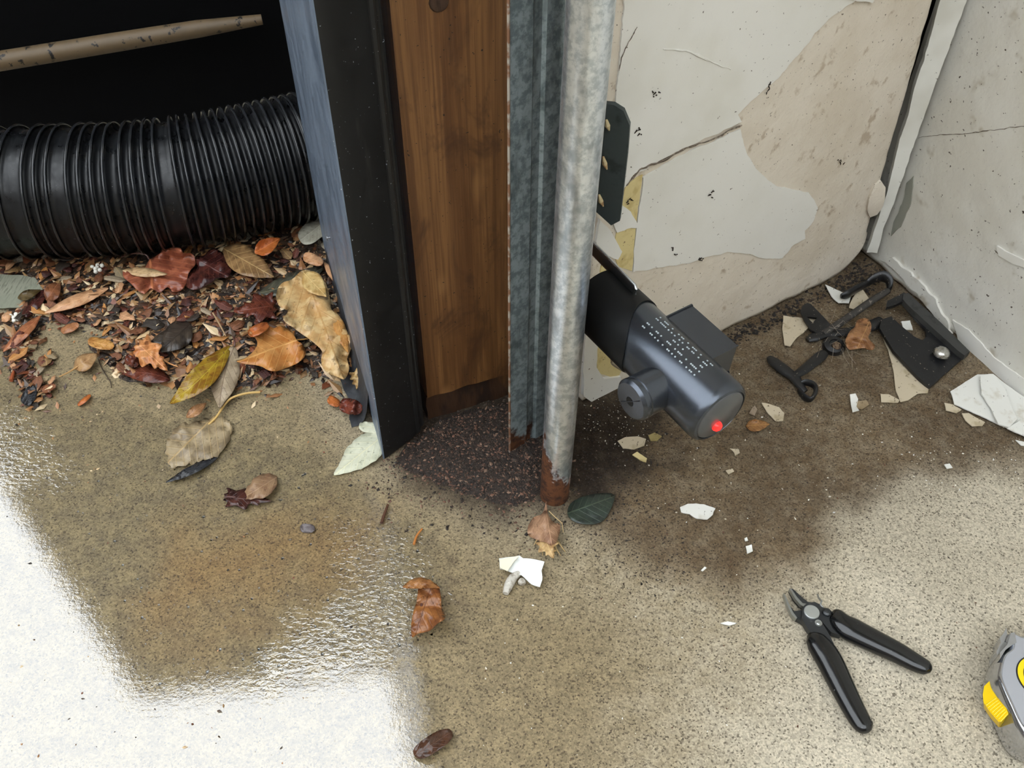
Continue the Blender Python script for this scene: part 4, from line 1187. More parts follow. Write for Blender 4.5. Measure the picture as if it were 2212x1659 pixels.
leaf('fallen_leaf', 'dark grey brown leaf at the middle of the heap', (412, 698), (346, 760), 58, 'ovate', M_drk, 0.010, 0.006, tip_up=0.004, amp=0.003, group=g_heap)
leaf('fallen_leaf', 'dark narrow leaf beside the crumpled orange leaf', (404, 712), (322, 742), 30, 'lance', M_drk, 0.009, 0.004, amp=0.002, group=g_heap)
leaf('crumpled_leaf', 'crumpled light orange leaf left of the twisted yellow leaf', (300, 744), (362, 800), 62, 'maple', leafmat((222, 150, 86), (196, 116, 56)), 0.012, 0.008, amp=0.009, freq=0.07, group=g_heap)
leaf('crumpled_leaf', 'dark red crumpled leaf ball left of the light orange leaf', (270, 772), (300, 786), 26, 'blunt', M_rbrn, 0.006, 0.008, amp=0.008, freq=0.12, group=g_heap)
leaf('fallen_leaf', 'flat red brown leaf at the lower left rim of the heap', (368, 820), (262, 806), 40, 'lance', M_rbrn, 0.004, 0.006, amp=0.003, bow=8, group=g_heap)
leaf('maple_leaf', 'dark red star shaped leaf in the middle of the heap', (592, 660), (504, 672), 62, 'maple', M_rbrn, 0.012, 0.005, amp=0.006, group=g_heap)
leaf('strip_leaf', 'long peach coloured leaf strip left of the red maple leaf', (234, 622), (96, 676), 26, 'lance', M_peach, 0.008, 0.006, amp=0.002, group=g_heap)
leaf('strip_leaf', 'narrow brown leaf strip at the left end of the heap', (88, 682), (6, 760), 24, 'lance', leafmat((186, 116, 70), (150, 80, 46)), 0.005, 0.006, amp=0.002, group=g_heap)
leaf('shrivelled_leaf', 'shrivelled tan leaf with a stalk on the bare concrete', (160, 796), (212, 764), 36, 'ovate', leafmat((186, 144, 92), (150, 104, 62)), 0.003, 0.010, amp=0.005, stem=[(176, 786, 0.010), (152, 802, 0.006), (128, 814, 0.003)], group=g_heap)
leaf('fallen_leaf', 'small amber leaf left of the crumpled orange leaf', (190, 736), (246, 748), 24, 'blunt', leafmat((206, 148, 72), (176, 112, 46)), 0.005, 0.004, amp=0.003, group=g_heap)
leaf('fallen_leaf', 'small rusty leaf piece near the left end of the heap', (132, 716), (170, 700), 18, 'blunt', leafmat((180, 116, 70), (146, 88, 50)), 0.004, 0.003, amp=0.002, group=g_heap)
leaf('fallen_leaf', 'olive brown leaf on the edge of the pale slab', (38, 644), (88, 626), 20, 'ovate', leafmat((104, 84, 46), (74, 58, 34)), 0.006, 0.005, amp=0.003, group=g_heap)
leaf('fallen_leaf', 'upright brown leaf beside the peach coloured strip', (100, 648), (130, 606), 34, 'ovate', M_brn, 0.006, 0.008, fold=0.004, amp=0.003, group=g_heap)
leaf('fallen_leaf', 'dark maroon leaf strip under the upright brown leaf', (50, 682), (98, 628), 26, 'blunt', M_maroon, 0.004, 0.004, amp=0.004, group=g_heap)
leaf('wet_scrap', 'black wet leaf scrap at the lower left of the heap', (52, 874), (74, 834), 28, 'blunt', M_black, 0.002, 0.002, amp=0.003, cat='leaf scrap')
leaf('fallen_leaf', 'tan leaf scrap beside the white berries', (4, 694), (26, 672), 18, 'ovate', M_peach, 0.003, 0.003, amp=0.001)
leaf('fallen_leaf', 'brown leaf piece right of the black wet scrap', (84, 846), (120, 832), 16, 'blunt', M_brn, 0.002, 0.002, amp=0.001)
leaf('twig_scrap', 'bright orange bark scrap on the wet concrete', (168, 876), (196, 852), 10, 'blunt', M_orange, 0.002, 0.003, amp=0.001, cat='bark')
leaf('crumpled_leaf', 'crumpled dark red leaf left of the black trim foot', (734, 872), (782, 884), 34, 'blunt', leafmat((136, 62, 42), (96, 40, 30), None, 0.26), 0.004, 0.011, amp=0.008, freq=0.1)
leaf('fallen_leaf', 'small orange leaf beside the crumpled dark red leaf', (708, 860), (734, 874), 20, 'blunt', M_orange, 0.003, 0.003, amp=0.002)
leaf('shrivelled_leaf', 'shrivelled yellow leaf against the black trim', (762, 822), (808, 800), 42, 'maple', leafmat((196, 160, 98), (162, 120, 66)), 0.004, 0.008, amp=0.006, freq=0.08)
leaf('serrated_leaf', 'pale cream serrated leaf under the black trim corner', (835, 935), (722, 1026), 62, 'ovate', M_cream, 0.0015, 0.002, amp=0.001, ser=2.0)
leaf('serrated_leaf', 'small cream lobe above the pale serrated leaf', (836, 928), (776, 920), 26, 'blunt', M_cream, 0.002, 0.002, amp=0.001, ser=1.5)
leaf('decayed_leaf', 'decayed tan leaf flattened on the wet concrete', (470, 892), (372, 990), 100, 'blunt', M_mush, 0.0006, 0.0015, amp=0.005, freq=0.13, ser=9, rim=0.001,
     poly=[(470, 900), (498, 910), (500, 935), (488, 960), (468, 984), (440, 996), (400, 1004), (372, 1010), (362, 985), (360, 955), (372, 930), (396, 916), (420, 910)])
leaf('fallen_leaf', 'curled brown rim at the top of the decayed leaf', (402, 902), (446, 870), 22, 'lance', leafmat((176, 124, 76), (140, 92, 56)), 0.004, 0.006, fold=0.004, amp=0.001)
leaf('wet_twig_leaf', 'dark wet twig end under the decayed leaf', (470, 988), (358, 1042), 18, 'lance', M_black, 0.002, 0.004, amp=0.003, cat='twig')
leaf('floating_leaf', 'tan torn leaf lying in the water film', (600, 1030), (520, 1078), 46, 'ovate', leafmat((160, 124, 88), (128, 92, 64)), 0.002, 0.004, amp=0.003, ser=2)
leaf('floating_leaf', 'dark red wet leaf in the water under the tan torn leaf', (490, 1074), (585, 1082), 44, 'maple', leafmat((84, 46, 36), (56, 32, 28), None, 0.16), 0.001, 0.003, amp=0.002, stem=[(520, 1076, 0.003), (500, 1073, 0.003), (484, 1074, 0.002)], stem_mat=M('dark_stalk', S(92, 60, 52), 0.4))
leaf('leaf_scrap', 'grey wet leaf scrap alone on the concrete', (648, 1140), (680, 1142), 20, 'blunt', leafmat((112, 100, 100), (84, 76, 74), None, 0.2), 0.001, 0.002, amp=0.001, cat='leaf scrap')
leaf('curled_leaf', 'curled brown leaf on wet concrete below the track foot', (934, 1258), (896, 1374), 66, 'ovate', leafmat((166, 104, 50), (126, 70, 34), (96, 56, 36), 0.26), 0.003, 0.006, fold=0.007, amp=0.008, freq=0.06, rim=0.008,
     poly=[(905, 1268), (922, 1256), (944, 1262), (952, 1285), (954, 1310), (962, 1334), (946, 1346), (928, 1362), (904, 1368), (890, 1376), (888, 1350), (894, 1318), (900, 1300)], stem=[(912, 1290, 0.010), (908, 1330, 0.010), (900, 1362, 0.006), (886, 1374, 0.003)], stem_mat=M('dark_stalk', S(92, 60, 52), 0.4))
leaf('curled_leaf_roll', 'rolled top edge of the curled brown leaf', (870, 1268), (950, 1270), 24, 'lance', leafmat((176, 116, 60), (136, 80, 40), None, 0.26), 0.012, 0.007, amp=0.006, freq=0.08, bow=-10)
leaf('wet_leaf', 'dark wet curled leaf in the puddle at the bottom of the photo', (895, 1632), (976, 1580), 38, 'blunt', leafmat((92, 58, 40), (62, 40, 30), None, 0.12), 0.001, 0.005, fold=0.003, amp=0.002)
leaf('green_leaf', 'dark green oval leaf beside the rusted track foot', (1228, 1108), (1326, 1072), 66, 'ovate', M_green, 0.002, 0.004, amp=0.0015, poly=[(1226, 1108), (1232, 1088), (1256, 1074), (1290, 1066), (1326, 1068), (1322, 1094), (1306, 1122), (1284, 1132), (1256, 1131), (1236, 1124)])
leaf('papery_leaf', 'papery brown husk leaf in front of the track foot', (1178, 1090), (1196, 1200), 56, 'ovate', leafmat((186, 140, 104), (150, 106, 76), None, 0.5), 0.004, 0.010, amp=0.008, freq=0.07,
     poly=[(1180, 1082), (1184, 1110), (1196, 1128), (1210, 1134), (1206, 1160), (1196, 1180), (1180, 1172), (1160, 1166), (1142, 1156), (1140, 1140), (1152, 1118), (1172, 1108)])
leaf('papery_leaf', 'straw coloured torn end of the papery husk', (1176, 1164), (1196, 1206), 46, 'maple', leafmat((212, 174, 112), (182, 136, 84), None, 0.5), 0.006, 0.006, amp=0.005, freq=0.1)
leaf('fallen_leaf', 'crumpled brown leaf caught in the black ironmongery', (1880, 690), (1850, 756), 56, 'ovate', leafmat((180, 124, 78), (140, 90, 52), (206, 160, 104), 0.45), 0.008, 0.010, amp=0.007, freq=0.07,
     poly=[(1852, 692), (1868, 687), (1880, 694), (1882, 712), (1876, 730), (1890, 746), (1884, 756), (1862, 752), (1836, 755), (1826, 738), (1834, 718), (1846, 706)])
leaf('small_leaf', 'small brown oval leaf on the floor right of the sensor', (1611, 920), (1663, 916), 26, 'ovate', leafmat((170, 116, 62), (140, 90, 46), (206, 160, 96), 0.4), 0.001, 0.003, fold=0.002, amp=0.001)

# leftover torn pieces, all alike
protos = []
rg = random.Random(11)
fr_names = ['brown', 'red brown', 'tan', 'rusty', 'dark grey', 'maroon', 'peach', 'amber', 'pale grey', 'straw coloured', 'brown', 'red brown', 'dark grey', 'brown']
fr_cols = [M_brn, M_rbrn, M_tan, leafmat((150, 92, 56), (116, 66, 40)), M_drk, M_maroon, M_peach, M_amber, M_pale, M_mush, M_brn, M_rbrn, M_drk]
for k in range(14):
    n = rg.randint(7, 10)
    asp = rg.uniform(0.35, 0.8)
    P = [(cos(2 * pi * i / n) * rg.uniform(0.6, 1.0), asp * sin(2 * pi * i / n) * rg.uniform(0.6, 1.0)) for i in range(n)]
    P = ragged(P, 0.06, 0.2, k)
    v2, tr = fill(P, 0.38)
    ca, cb_ = rg.uniform(-0.35, 0.35), rg.uniform(-0.5, 0.5)
    tp_ = lambda x, y: Vector((x, y, 0.25 + ca * x * x + cb_ * y * y + 0.22 * nz(x * 1.6, y * 1.6, k)))
    V, Fc = slab_mesh(v2, tr, tp_, lambda x, y: tp_(x, y) - Vector((0, 0, 0.05)))
    me = bpy.data.meshes.new('leaf_fragment')
    me.from_pydata([tuple(q) for q in V], [], Fc)
    me.polygons.foreach_set('use_smooth', [True] * len(me.polygons))
    ul = me.uv_layers.new(name='UVMap')
    for l in me.loops:
        c_ = me.vertices[l.vertex_index].co
        ul.data[l.index].uv = (c_.x * 0.5 + 0.5, c_.y * 0.5 + 0.5)
    me.materials.append(fr_cols[k % 13])
    protos.append(me)
spots = []
LAND = [(345, 585, 'large red maple leaf'), (455, 580, 'glossy dark maroon leaf'), (538, 566, 'tan ribbed leaf'), (580, 530, 'bright orange curled leaf'), (632, 602, 'olive grey leaf'), (680, 660, 'big yellow tan leaf'),
        (725, 780, 'lower end of the big yellow tan leaf'), (590, 760, 'orange heart shaped leaf'), (432, 810, 'twisted yellow and green leaf'), (490, 815, 'pale greyish veined leaf'), (380, 730, 'dark grey brown leaf'), (330, 772, 'crumpled light orange leaf'),
        (315, 813, 'flat red brown leaf'), (548, 666, 'dark red star shaped leaf'), (165, 648, 'long peach coloured leaf strip'), (48, 720, 'narrow brown leaf strip'), (186, 780, 'shrivelled tan leaf'), (218, 742, 'small amber leaf'),
        (150, 706, 'small rusty leaf piece'), (62, 636, 'olive brown leaf'), (62, 854, 'black wet leaf scrap'), (40, 575, 'left end of the hose'), (210, 578, 'white berry cluster under the hose'), (450, 680, 'thin tan stalk'), (640, 505, 'pale grey rounded leaf'), (90, 790, 'left column of litter'), (280, 680, 'crumbs left of the dark grey leaf')]
tries = 0
zones = [(bedpoly, 170), ([(40, 740), (110, 740), (130, 860), (60, 880), (30, 800)], 26), ([(0, 560), (260, 556), (250, 640), (120, 600), (0, 590)], 34), ([(150, 690), (420, 640), (560, 660), (520, 740), (300, 760), (180, 730)], 50)]
for zp, cnt in zones:
    ZA = np.array(zp, float); ZB = np.roll(ZA, -1, 0)
    k = 0
    while k < cnt:
        x, y = rg.uniform(ZA[:, 0].min(), ZA[:, 0].max()), rg.uniform(ZA[:, 1].min(), ZA[:, 1].max())
        if inside(x, y, ZA, ZB):
            spots.append((x, y)); k += 1
for k, (x, y) in enumerate(spots):
    o = bpy.data.objects.new('leaf_fragment', protos[k % 14])
    COL.objects.link(o)
    sz = rg.choice((0.004, 0.005, 0.0065, 0.008, 0.010, 0.012, 0.015))
    zb = bed_z(x, y)
    o.location = G(x, y, zb + 0.0008 + rg.uniform(0, 0.0015))
    o.rotation_euler = (rg.uniform(-0.3, 0.3), rg.uniform(-0.3, 0.3), rg.uniform(0, 6.28))
    o.scale = (sz, sz, sz * 0.8)
    near = min(LAND, key=lambda q: (q[0] - x) ** 2 + (q[1] - y) ** 2)[2]
    word = 'tiny' if sz < 0.006 else 'small' if sz < 0.011 else 'larger'
    tag(o, '%s torn %s leaf fragment beside the %s' % (word, fr_names[k % 14], near), 'leaf fragment', 'torn leaf fragments in the wet heap')

# ================================================================== SOIL, GRIT AND CRUMBS (nobody could count them)
def crumb_mat(name, rough):
    m, t, b = newmat(name)
    a = nd(t, 'ShaderNodeAttribute', attribute_name='Col')
    t.links.new(a.outputs['Color'], b.inputs['Base Color'])
    b.inputs['Roughness'].default_value = rough
    return m
M_crumb = crumb_mat('loose_grit', 0.75)
M_crumbwet = crumb_mat('wet_leaf_crumbs', 0.35)
rs = np.random.RandomState(5)
OCT = np.array([(1, 0, 0), (0, 1, 0), (-1, 0, 0), (0, -1, 0), (0, 0, 1), (0, 0, -0.6)], float)
OF = np.array([(0, 1, 4), (1, 2, 4), (2, 3, 4), (3, 0, 4), (1, 0, 5), (2, 1, 5), (3, 2, 5), (0, 3, 5)])
def sample(poly, n, soft=0):
    A = np.array(poly, float); B = np.roll(A, -1, 0)
    out = []
    x0, y0 = A.min(0) - soft; x1, y1 = A.max(0) + soft
    while len(out) < n:
        x, y = rs.uniform(x0, x1), rs.uniform(y0, y1)
        if inside(x, y, A, B) or (soft and rs.rand() < exp(-edge_d(x, y, A, B) / soft * 2.5) * 0.9):
            out.append((x, y))
    return out
def crumbs(name, label, cat, pts, size, cols, flat_=(0.35, 0.9), zf=None, mat=None, long_=1.6):
    V, Fq, Cq = [], [], []
    for i, (x, y) in enumerate(pts):
        s = size[0] + (size[1] - size[0]) * rs.rand() ** 2.2
        o = OCT * (1 + rs.uniform(-0.35, 0.35, (6, 1))) * np.array((s * rs.uniform(1, long_), s * rs.uniform(0.6, 1), s * rs.uniform(*flat_)))
        a, tl_ = rs.uniform(0, 6.28), rs.uniform(-0.5, 0.5)
        R = np.array([[cos(a), -sin(a), 0], [sin(a), cos(a), 0], [0, 0, 1]]) @ np.array([[cos(tl_), 0, sin(tl_)], [0, 1, 0], [-sin(tl_), 0, cos(tl_)]])
        o = o @ R.T
        z = (zf(x, y) if zf else 0.0)
        g = G(x, y, z)
        o += np.array((g.x, g.y, z - o[:, 2].min() * 0.5))
        V.append(o); Fq.append(OF + 6 * i)
        c = np.array(cols[rs.randint(len(cols))]) * rs.uniform(0.7, 1.25)
        Cq.append(np.tile(np.append(np.clip(c, 0, 1), 1.0), (6, 1)))
    ob = put(name, np.concatenate(V), np.concatenate(Fq).tolist(), mat or M_crumb, smooth=False)
    at = ob.data.attributes.new('Col', 'FLOAT_COLOR', 'POINT')
    at.data.foreach_set('color', np.concatenate(Cq).astype(np.float32).ravel())
    tag(ob, label, cat, kind='stuff')
    return ob

# soil heap at the foot of the post
moundpoly = [(850, 1000), (880, 965), (925, 930), (960, 905), (1030, 885), (1100, 868), (1160, 880), (1200, 950), (1180, 1060), (1110, 1095), (1020, 1070), (930, 1040), (880, 1020)]
P = ragged(moundpoly, 10, 12, 2.0)
MA = np.array(P); MBb = np.roll(MA, -1, 0)
def mound_z(x, y):
    if not inside(x, y, MA, MBb): return 0.0
    e = min(1.0, edge_d(x, y, MA, MBb) / 60.0)
    return 0.0003 + 0.006 * e * e * (3 - 2 * e) + 0.0015 * e * nz(x * 0.06, y * 0.06, 1)
v2, tr = fill(P, 11)
V, Fc = slab_mesh(v2, tr, lambda x, y: G(x, y, mound_z(x, y)), lambda x, y: G(x, y, 0) - Vector((0, 0, 0.002)))
M_soil = M('dark_crumbly_soil', S(52, 42, 35), 0.85, layers=[(200, 0.45, 0.6, S(38, 31, 26)), (420, 0.62, 0.68, S(98, 72, 58))], bump=(260, 0.9, 0.003))
tag(put('soil_heap', V, Fc, M_soil), 'dark reddish soil heaped at the foot of the door post', 'soil', kind='stuff')
reds = [S(98, 70, 56), S(76, 57, 46), S(58, 46, 38), S(44, 36, 30), S(112, 80, 64), S(36, 30, 25), S(50, 41, 34), S(128, 102, 84), S(62, 51, 42)]
crumbs('soil_grit', 'reddish brown grit scattered around the foot of the post', 'grit', sample(moundpoly, 2200, 0) + sample(moundpoly, 2600, 95), (0.0005, 0.0020), reds, zf=mound_z)
darks = [S(46, 38, 32), S(34, 28, 24), S(60, 50, 42), S(74, 60, 50)]
crumbs('dark_grit', 'black soil crumbs between the track foot and the sensor', 'grit', sample([(1235, 880), (1340, 850), (1480, 900), (1440, 960), (1400, 1030), (1330, 1090), (1240, 1060)], 1500, 60) + sample([(1250, 1080), (1420, 1120), (1500, 1200), (1400, 1260), (1270, 1180)], 500, 60), (0.0003, 0.0013), darks)
crumbs('corner_shade_crumbs', 'dark crumbs standing in for shade along the plaster wall foot and in the corner', 'shade crumbs', sample([(1560, 732), (1680, 672), (1790, 617), (1800, 632), (1690, 690), (1575, 748)], 420, 12) + sample([(1800, 612), (1862, 574), (1888, 570), (1892, 600), (1870, 625), (1825, 640)], 420, 14), (0.0006, 0.0028), [S(34, 28, 24), S(26, 22, 19), S(50, 41, 34), S(64, 50, 40)])  # dark crumbs added in place of shade in the corner hole and wall foot
crumbs('dark_specks', 'tiny dark specks strewn over the concrete right of the track', 'specks', sample([(1300, 1000), (1700, 780), (2212, 900), (2212, 1020), (1800, 1140), (1740, 1300), (1560, 1500), (1400, 1400), (1250, 1200)], 1500, 60) + sample([(1000, 1200), (2212, 1100), (2212, 1700), (1000, 1700)], 420), (0.0002, 0.0009), darks + [S(96, 62, 44), S(30, 26, 24)])
whites = [S(226, 222, 210), S(208, 200, 184), S(236, 234, 228), S(190, 178, 154)]
crumbs('paint_crumbs', 'tiny white paint crumbs strewn below the walls', 'paint crumbs', sample([(1280, 880), (1560, 760), (1860, 600), (2212, 880), (2212, 1060), (1900, 1060), (1650, 1180), (1400, 1120)], 420) + sample([(1900, 950), (2212, 940), (2212, 1080), (1950, 1060)], 160) + sample([(1250, 850), (1420, 840), (1400, 980), (1260, 950)], 220) + sample([(1000, 1250), (1700, 1200), (1700, 1640), (1000, 1640)], 90), (0.0002, 0.0011), whites, (0.15, 0.5))
lits = [S(92, 62, 40), S(66, 44, 32), S(44, 33, 26), S(128, 88, 56), S(36, 28, 24), S(150, 116, 78), S(108, 60, 38), S(190, 160, 120), S(78, 60, 46), S(166, 120, 78), S(150, 104, 66), S(204, 180, 142)]
def bz(x, y): return bed_z(x, y)
crumbs('leaf_crumbs', 'rotted leaf crumbs filling the heap below the hose', 'leaf crumbs', sample(bedpoly, 3600, 0) + sample(bedpoly, 1500, 45), (0.0008, 0.0060), lits, (0.10, 0.35), zf=bz, mat=M_crumbwet, long_=2.6)
crumbs('leaf_crumbs_wet', 'stray dark crumbs on the wet concrete in front of the heap', 'leaf crumbs', sample([(0, 880), (300, 830), (800, 830), (860, 1000), (500, 1060), (100, 1000)], 260, 40) + sample([(0, 1000), (900, 1050), (950, 1650), (0, 1650)], 130), (0.0003, 0.0014), lits + darks, (0.2, 0.6), mat=M_crumbwet, long_=2.0)

# ================================================================== PAINT CHIPS
M_chipB = M('beige_paint_chip', S(206, 192, 166), 0.65, layers=[(70, 0.5, 0.7, S(180, 164, 134)), (280, 0.64, 0.7, S(104, 90, 70))])
M_chipW = M('white_paint_chip', S(234, 233, 226), 0.5, layers=[(60, 0.55, 0.75, S(212, 206, 192)), (260, 0.68, 0.72, S(90, 80, 70))])
M_chipY = M('yellow_paint_chip', S(222, 204, 150), 0.6, layers=[(100, 0.5, 0.7, S(198, 178, 124))])
M_paper = M('white_paper', S(240, 243, 240), 0.6)
def chip(name, label, px, mat, z0=0.0012, th=0.0009, curl=0.002, amp=1.2, cat='paint chip', group=None, tilt=(0, 0), parent=None, sp=9):
    P = ragged(px, amp, 6, px[0][0] * 0.1)
    A = np.array(P); c = A.mean(0); R = np.abs(A - c).max()
    v2, tr = fill(P, sp)
    def top(x, y):
        q = ((x - c[0]) ** 2 + (y - c[1]) ** 2) / R ** 2
        return G(x, y, z0 + th + curl * q + tilt[0] * (x - A[:, 0].min()) + tilt[1] * (A[:, 1].max() - y) + 0.0006 * nz(x * 0.06, y * 0.06, c[0]) + 0.0003)
    V, Fc = slab_mesh(v2, tr, top, lambda x, y: top(x, y) - Vector((0, 0, th)))
    o = put(name, V, Fc, mat, parent, sharp=30)
    if parent is None: tag(o, label, cat, group)
    return o
chip('paint_chip', 'beige shield shaped paint chip under the iron strap', [(1692, 682), (1730, 686), (1763, 690), (1750, 705), (1735, 718), (1722, 728), (1707, 748), (1695, 745), (1690, 710)], M_chipB)
chip('paint_chip', 'white paint chip in the far corner behind the curled clip', [(1783, 614), (1800, 622), (1820, 632), (1838, 640), (1834, 654), (1812, 654), (1796, 640)], M_chipW, 0.003)
chip('paint_chip', 'beige paint chip between the curled clip and the long rod', [(1836, 655), (1848, 634), (1864, 626), (1878, 646), (1868, 660), (1846, 668), (1834, 664)], M_chipB, 0.003)
chip('paint_chip', 'long beige wedge of paint under the hinge bracket', [(1905, 722), (1924, 745), (1955, 780), (1985, 812), (2006, 838), (2004, 848), (1982, 850), (1962, 864), (1945, 868), (1936, 845), (1930, 800), (1918, 755)], M_chipB, 0.001)
chip('paint_chip', 'small narrow chip left of the long beige wedge', [(1902, 850), (1920, 852), (1944, 864), (1940, 870), (1904, 868)], M_chipB, 0.0012)
chip('paint_chip', 'pale chip seen through the slot of the hinge bracket', [(1947, 694), (1966, 692), (1972, 712), (1952, 712)], M_chipW, 0.003)
wp = chip('peeled_paint_sheet', 'large white layered sheet of peeled paint at the foot of the right wall', [(2053, 845), (2085, 825), (2112, 808), (2145, 808), (2180, 835), (2225, 865), (2240, 960), (2210, 940), (2178, 925), (2128, 902), (2090, 885), (2062, 872)], M_chipW, 0.002, 0.0012, 0.002, sp=12)
chip('paint_fold', None, [(2118, 812), (2146, 808), (2172, 842), (2186, 880), (2198, 905), (2180, 922), (2156, 916), (2140, 880), (2120, 850)], M_chipW, 0.0055, 0.0012, 0.002, parent=wp)
chip('paint_fold', None, [(2176, 925), (2200, 910), (2236, 895), (2240, 950), (2212, 940)], M_chipW, 0.005, 0.0012, 0.002, parent=wp)
chip('paint_chip', 'cream chip touching the large peeled sheet', [(2040, 870), (2058, 874), (2077, 885), (2066, 892), (2044, 886)], M_chipB, 0.0012)
chip('paint_chip', 'long cream chip below the large peeled sheet', [(2078, 893), (2092, 892), (2128, 912), (2122, 920), (2100, 920), (2086, 908)], M_chipB, 0.0012)
chip('paint_chip', 'white curled chip on the floor below the hinge bracket', [(1836, 852), (1848, 850), (1854, 862), (1850, 878), (1856, 886), (1842, 890), (1838, 874)], M_chipW, 0.002, curl=0.004)
chip('paint_chip', 'tan translucent chip beside the white curled chip', [(1850, 868), (1872, 864), (1878, 874), (1862, 884), (1850, 880)], leafmat((170, 148, 112), (140, 118, 84), None, 0.4), 0.001)
chip('paint_chip', 'beige paint chip right of the red lamp of the sensor', [(1645, 870), (1662, 872), (1684, 880), (1694, 892), (1692, 908), (1676, 910), (1660, 894)], M_chipB)
chip('paint_chip', 'small dusky chip above the small brown oval leaf', [(1618, 892), (1630, 876), (1636, 884), (1630, 898)], leafmat((166, 146, 124), (140, 120, 98), None, 0.5))
chip('paint_chip', 'long beige paint chip under the sensor barrel', [(1334, 952), (1350, 944), (1378, 942), (1396, 948), (1392, 962), (1370, 970), (1346, 968)], M_chipB)
chip('paint_chip', 'olive chip touching the long beige chip', [(1400, 940), (1414, 934), (1430, 942), (1420, 952), (1406, 952)], leafmat((172, 154, 96), (146, 126, 72), None, 0.5))
chip('paint_chip', 'yellow paint chip below the long beige chip', [(1366, 982), (1376, 976), (1398, 990), (1396, 998), (1382, 994)], M_chipY)
chip('paint_chip', 'small tan chip below the red lamp of the sensor', [(1577, 968), (1596, 970), (1598, 978), (1588, 984), (1586, 978)], M_chipB)
chip('paint_chip', 'small pale chip right of the green leaf', [(1568, 1016), (1582, 1012), (1586, 1018), (1574, 1024)], M_chipB)
chip('paint_chip', 'bright white paint flake alone on the dark damp concrete', [(1469, 1096), (1486, 1088), (1504, 1088), (1520, 1090), (1545, 1098), (1540, 1112), (1528, 1122), (1505, 1120), (1490, 1110), (1472, 1106)], M_chipW, 0.0012, amp=2.5)
chip('paint_chip', 'tiny white flake nearest the pliers', [(1611, 1180), (1624, 1176), (1626, 1190), (1614, 1196)], M_chipW)
chip('paint_chip', 'tiny white flake above the flake nearest the pliers', [(1608, 1162), (1614, 1160), (1616, 1168), (1609, 1169)], M_chipW)
chip('paint_chip', 'thin white sliver left of the flake nearest the pliers', [(1514, 1232), (1522, 1224), (1526, 1226), (1518, 1234)], M_chipW)
chip('paint_chip', 'white chip at the right edge below the peeled sheet', [(2194, 950), (2215, 955), (2230, 966), (2206, 962)], M_chipW)
chip('paint_chip', 'thin white sliver in the middle of the damp concrete', [(2040, 1004), (2052, 1001), (2058, 1010), (2046, 1012)], M_chipW)
chip('seed', 'pale slender seed on the concrete left of the pliers', [(1556, 1346), (1572, 1342), (1592, 1346), (1576, 1351)], M_chipW, 0.001, 0.0012, 0, 0.3, cat='seed', sp=6)
chip('paper_scrap', 'torn white paper scrap in front of the papery husk', [(1078, 1206), (1112, 1202), (1122, 1200), (1130, 1206), (1150, 1207), (1176, 1213), (1170, 1232), (1172, 1252), (1166, 1268), (1148, 1262), (1126, 1242), (1104, 1236), (1080, 1228)], M_paper, 0.004, 0.0007, 0.003, amp=1.0, cat='paper')
chip('paper_scrap_fold', 'cream folded corner of the torn white paper scrap', [(1079, 1208), (1112, 1202), (1121, 1201), (1108, 1216), (1096, 1234), (1080, 1226)], M('cream_paper', S(240, 234, 206), 0.6), 0.0078, 0.0007, 0.001, amp=0.8, cat='paper')
cw_ = empty('cocoon', G(1098, 1266))
for k, (pts, r0) in enumerate((([(1122, 1238), (1110, 1246), (1102, 1258), (1096, 1272), (1092, 1282)], 0.0042), ([(1122, 1254), (1128, 1258), (1130, 1262)], 0.0036))):
    mb = MB(); Pk = catmull(pts, 4, False)
    mb.tube([G(x, y, r0 * 0.75) for x, y in Pk], [r0 * (0.55 + 0.45 * sin(pi * (i + 0.6) / len(Pk))) * (1 + 0.14 * nz(i * 1.1, k)) for i in range(len(Pk))], 14)
    mb.obj('silk_wrap', M('grey_silk', S(202, 196, 184), 0.7, layers=[(180, 0.5, 0.65, S(160, 150, 136))], bump=(300, 0.7, 0.002)), cw_)
tag(cw_, 'grey silky cocoon under the torn white paper scrap', 'cocoon')
# straw of the husk
mb = MB()
for k in range(16):
    a = (1180 + random.uniform(-16, 22), 1160 + random.uniform(-16, 26))
    d_ = (random.uniform(-24, 24), random.uniform(4, 30))
    mb.tube([G(a[0], a[1], 0.006), G(a[0] + d_[0] * 0.5, a[1] + d_[1] * 0.5, 0.010), G(a[0] + d_[0], a[1] + d_[1], 0.0015)], [0.0005, 0.0007, 0.0003], 5)
mb.tube([G(1186, 1104, 0.012), G(1198, 1116, 0.012), G(1214, 1130, 0.008), G(1217, 1150, 0.004)], 0.0004, 5)
tag(mb.obj('straw_fibres', M('straw', S(206, 178, 128), 0.55)), 'loose straw fibres around the papery husk', 'straw', kind='stuff')
# twigs
def twig(label, pts, r, col, z=0.0016, rough=0.5):
    mb = MB(); Pk = catmull(pts, 4, False)
    mb.tube([G(x, y, z + r) for x, y in Pk], [r * (1 - 0.35 * i / len(Pk)) for i in range(len(Pk))], 7)
    return tag(mb.obj('twig', M('twig_%d_%d' % col[:2], S(*col), rough)), label, 'twig')
twig('short dark twig standing left of the soil heap', [(824, 1130), (830, 1112), (838, 1090)], 0.0016, (84, 54, 38))
twig('thin orange twig below the soil heap', [(894, 1176), (900, 1158), (912, 1142)], 0.0012, (188, 120, 58))
twig('fine dark twig between the decayed leaf and the shrivelled leaf', [(212, 775), (222, 800), (238, 824), (240, 838)], 0.0006, (70, 56, 44))
twig('small rusty seed pod at the left edge', [(24, 822), (27, 812), (30, 802)], 0.0022, (150, 76, 40))
twig('thin tan stalk crossing the leaf heap near the middle', [(460, 676), (474, 700), (488, 726)], 0.0010, (170, 140, 104), 0.013)
